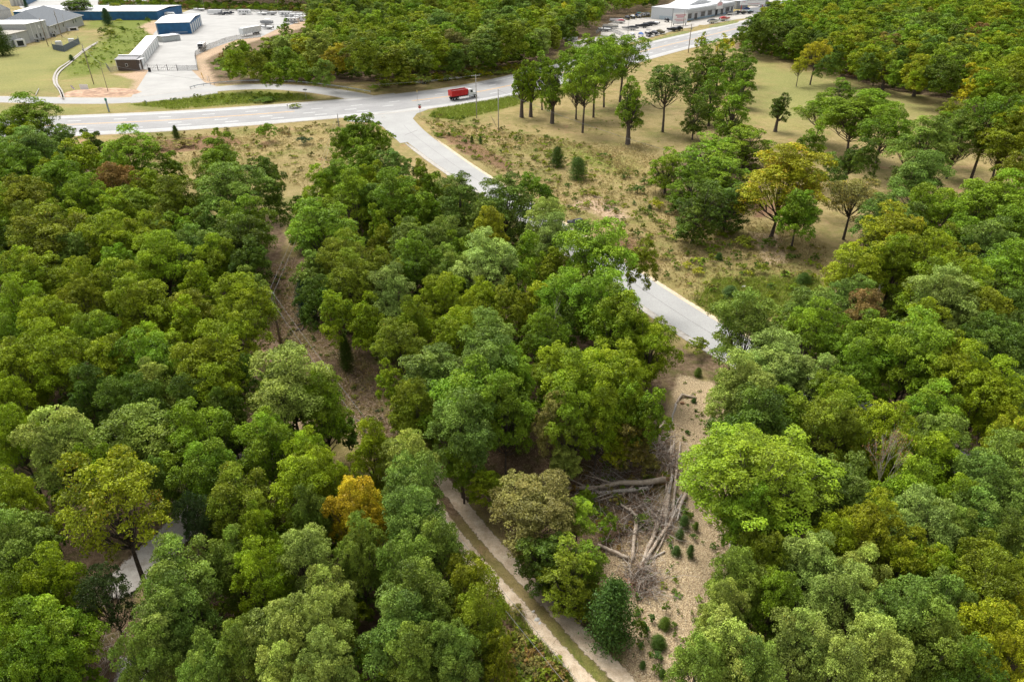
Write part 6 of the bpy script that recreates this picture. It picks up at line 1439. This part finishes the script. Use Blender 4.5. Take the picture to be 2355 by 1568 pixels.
boat(Z5(365, 250), 100, 7, 'dark boat at the left of the row under the trees', BK, GRC); boat(Z5(432, 240), 100, 7, 'boat with white cover in the row under the trees', BK, M('white_cover', (.66, .67, .68))); pontoon(Z5(508, 228), 95, 6.5, 'blue boat with teal canopy in the row under the trees', BLP, TEAL)
boat(Z5(566, 212), 95, 7, 'small white covered boat right of the blue one', WHP, M('white_cover', (.66, .67, .68))); pontoon(Z5(622, 208), 95, 6, 'boxy grey trailer boat at the right end under the trees', GREYM)
boat(Z5(722, 225), 60, 6.5, 'white boat tucked behind the dealership wall', WHP, M('white_cover', (.66, .67, .68)))
pontoon(Z5(235, 285), 175, 8.5, 'long white pontoon at the back left of the boat lot', WHP); boat(Z5(270, 300), 176, 6, 'low boat with red cover behind the cream pontoon', WHP, M('red_cover', (.50, .10, .13))); pontoon(Z5(160, 362), 176, 9, 'wide cream pontoon at the left of the boat lot', M('cream_paint', (.70, .66, .58)))
boat(Z5(400, 385), 176, 9, 'long black boat with white hull bottom, middle left', WHP, BK, stripe=BK); boat(Z5(555, 355), 180, 8, 'long low black boat, centre of the boat lot', BK, BK); boat(Z5(640, 330), 180, 7, 'dark boat behind the centre one', BK, GRC); boat(Z5(712, 318), 170, 5.5, 'small grey trailered boat by the dealership side', GREYM, None)
boat(Z5(430, 470), 95, 6, 'white boat just left of the blue covered one', WHP, M('white_cover', (.66, .67, .68))); boat(Z5(547, 478), -82, 6.5, 'boat with bright blue cover in the front row', WHP, BLP, up=1.1); pontoon(Z5(636, 462), -82, 6, 'boat with dark canopy in the front row', BK, GRC); boat(Z5(718, 448), -75, 6, 'dark grey boat right of the canopy boat', BK, GRC); boat(Z5(792, 435), -60, 6.5, 'camouflage coloured boat in the front row', CAMO, CAMO)
boat(Z5(80, 400), 176, 7, 'grey boat at the far left fence of the lot', GREYM, None); boat(Z5(930, 400), 178, 6, 'small dark boat near the wooden pole, left', BK, GRC); boat(Z5(1000, 390), 178, 5, 'small dark boat near the wooden pole, right', BK, BK); boat(Z5(985, 300), 176, 6, 'teal-grey covered boat below the dealership sign', GREYM, M('teal_cover', (.25, .33, .33)))
boat(Z5(1455, 298), 20, 8, 'large boat with slate grey cover on the lot corner', WHP, GRC, up=1.15); boat(Z5(1592, 268), 25, 8, 'large white boat with red cover', WHP, REDP, up=1.15, stripe=REDP); boat(Z5(1680, 195), 20, 7.5, 'black boat with white hull behind the red one', WHP, BK); boat(Z5(1765, 185), 20, 6, 'plain black covered boat beside the dark lot', BK, BK)
boat(Z5(860, 280), 100, 5, 'upright dark covered boat against the dealership wall', BK, BK)
pontoon((1311, 96), 190, 7, 'lone white pontoon at the wood edge left of the lot', WHP)
car(Z5(1865, 125), 170, 'blue car in front of the large sign board', M('blue_car_paint', (.02, .07, .25), .3)); car(Z5(2060, 92), 8, 'white car on the dark lot, left of a black one', WHP); car(Z5(2165, 82), 8, 'black car on the dark lot right of the white one', BLK, 'car'); car(Z5(2245, 55), 8, 'white pickup at the top edge of the lot', WHP, 'pickup', 'pickup_truck', 'pickup')
car(Z5(2250, 25), 8, 'white car cut by the top edge', WHP); boat(Z5(1840, 185), 10, 4.5, 'small dark utility boat below the blue car', BK, CAMO); boat(Z5(1915, 178), 10, 4.5, 'small teal-dark boat right of the utility boat', BK, M('teal_cover', (.25, .33, .33)))
sheet('dark_lot', GP([Z5(1780, 150), Z5(1800, 120), Z5(2020, 95), Z5(2200, 30), Z5(2400, 20), Z5(2300, 100), Z5(2160, 150), Z5(1960, 175)]), .03, M('dark_asphalt', (.17, .175, .18), .9))
for pl, nm in (([Z5(590, 525), Z5(700, 495), Z5(1090, 395), Z5(1160, 400), Z5(1140, 420), Z5(760, 505), Z5(600, 545)], 'a'), ([Z5(1395, 335), Z5(1440, 320), Z5(1700, 262), Z5(1775, 270), Z5(1760, 290), Z5(1500, 345), Z5(1400, 350)], 'b')):
    sheet('grass_strip', GP(pl), .075, M('verge_grass', (.22, .23, .07), .95, vary=.3, scale=1))
fence('chain_link_fence', 'chain-link fence at the far left corner of the boat lot', [Z5(-20, 430), Z5(60, 395), Z5(120, 380), Z5(330, 470)], 2.0, GREYP, CHAIN, 4)
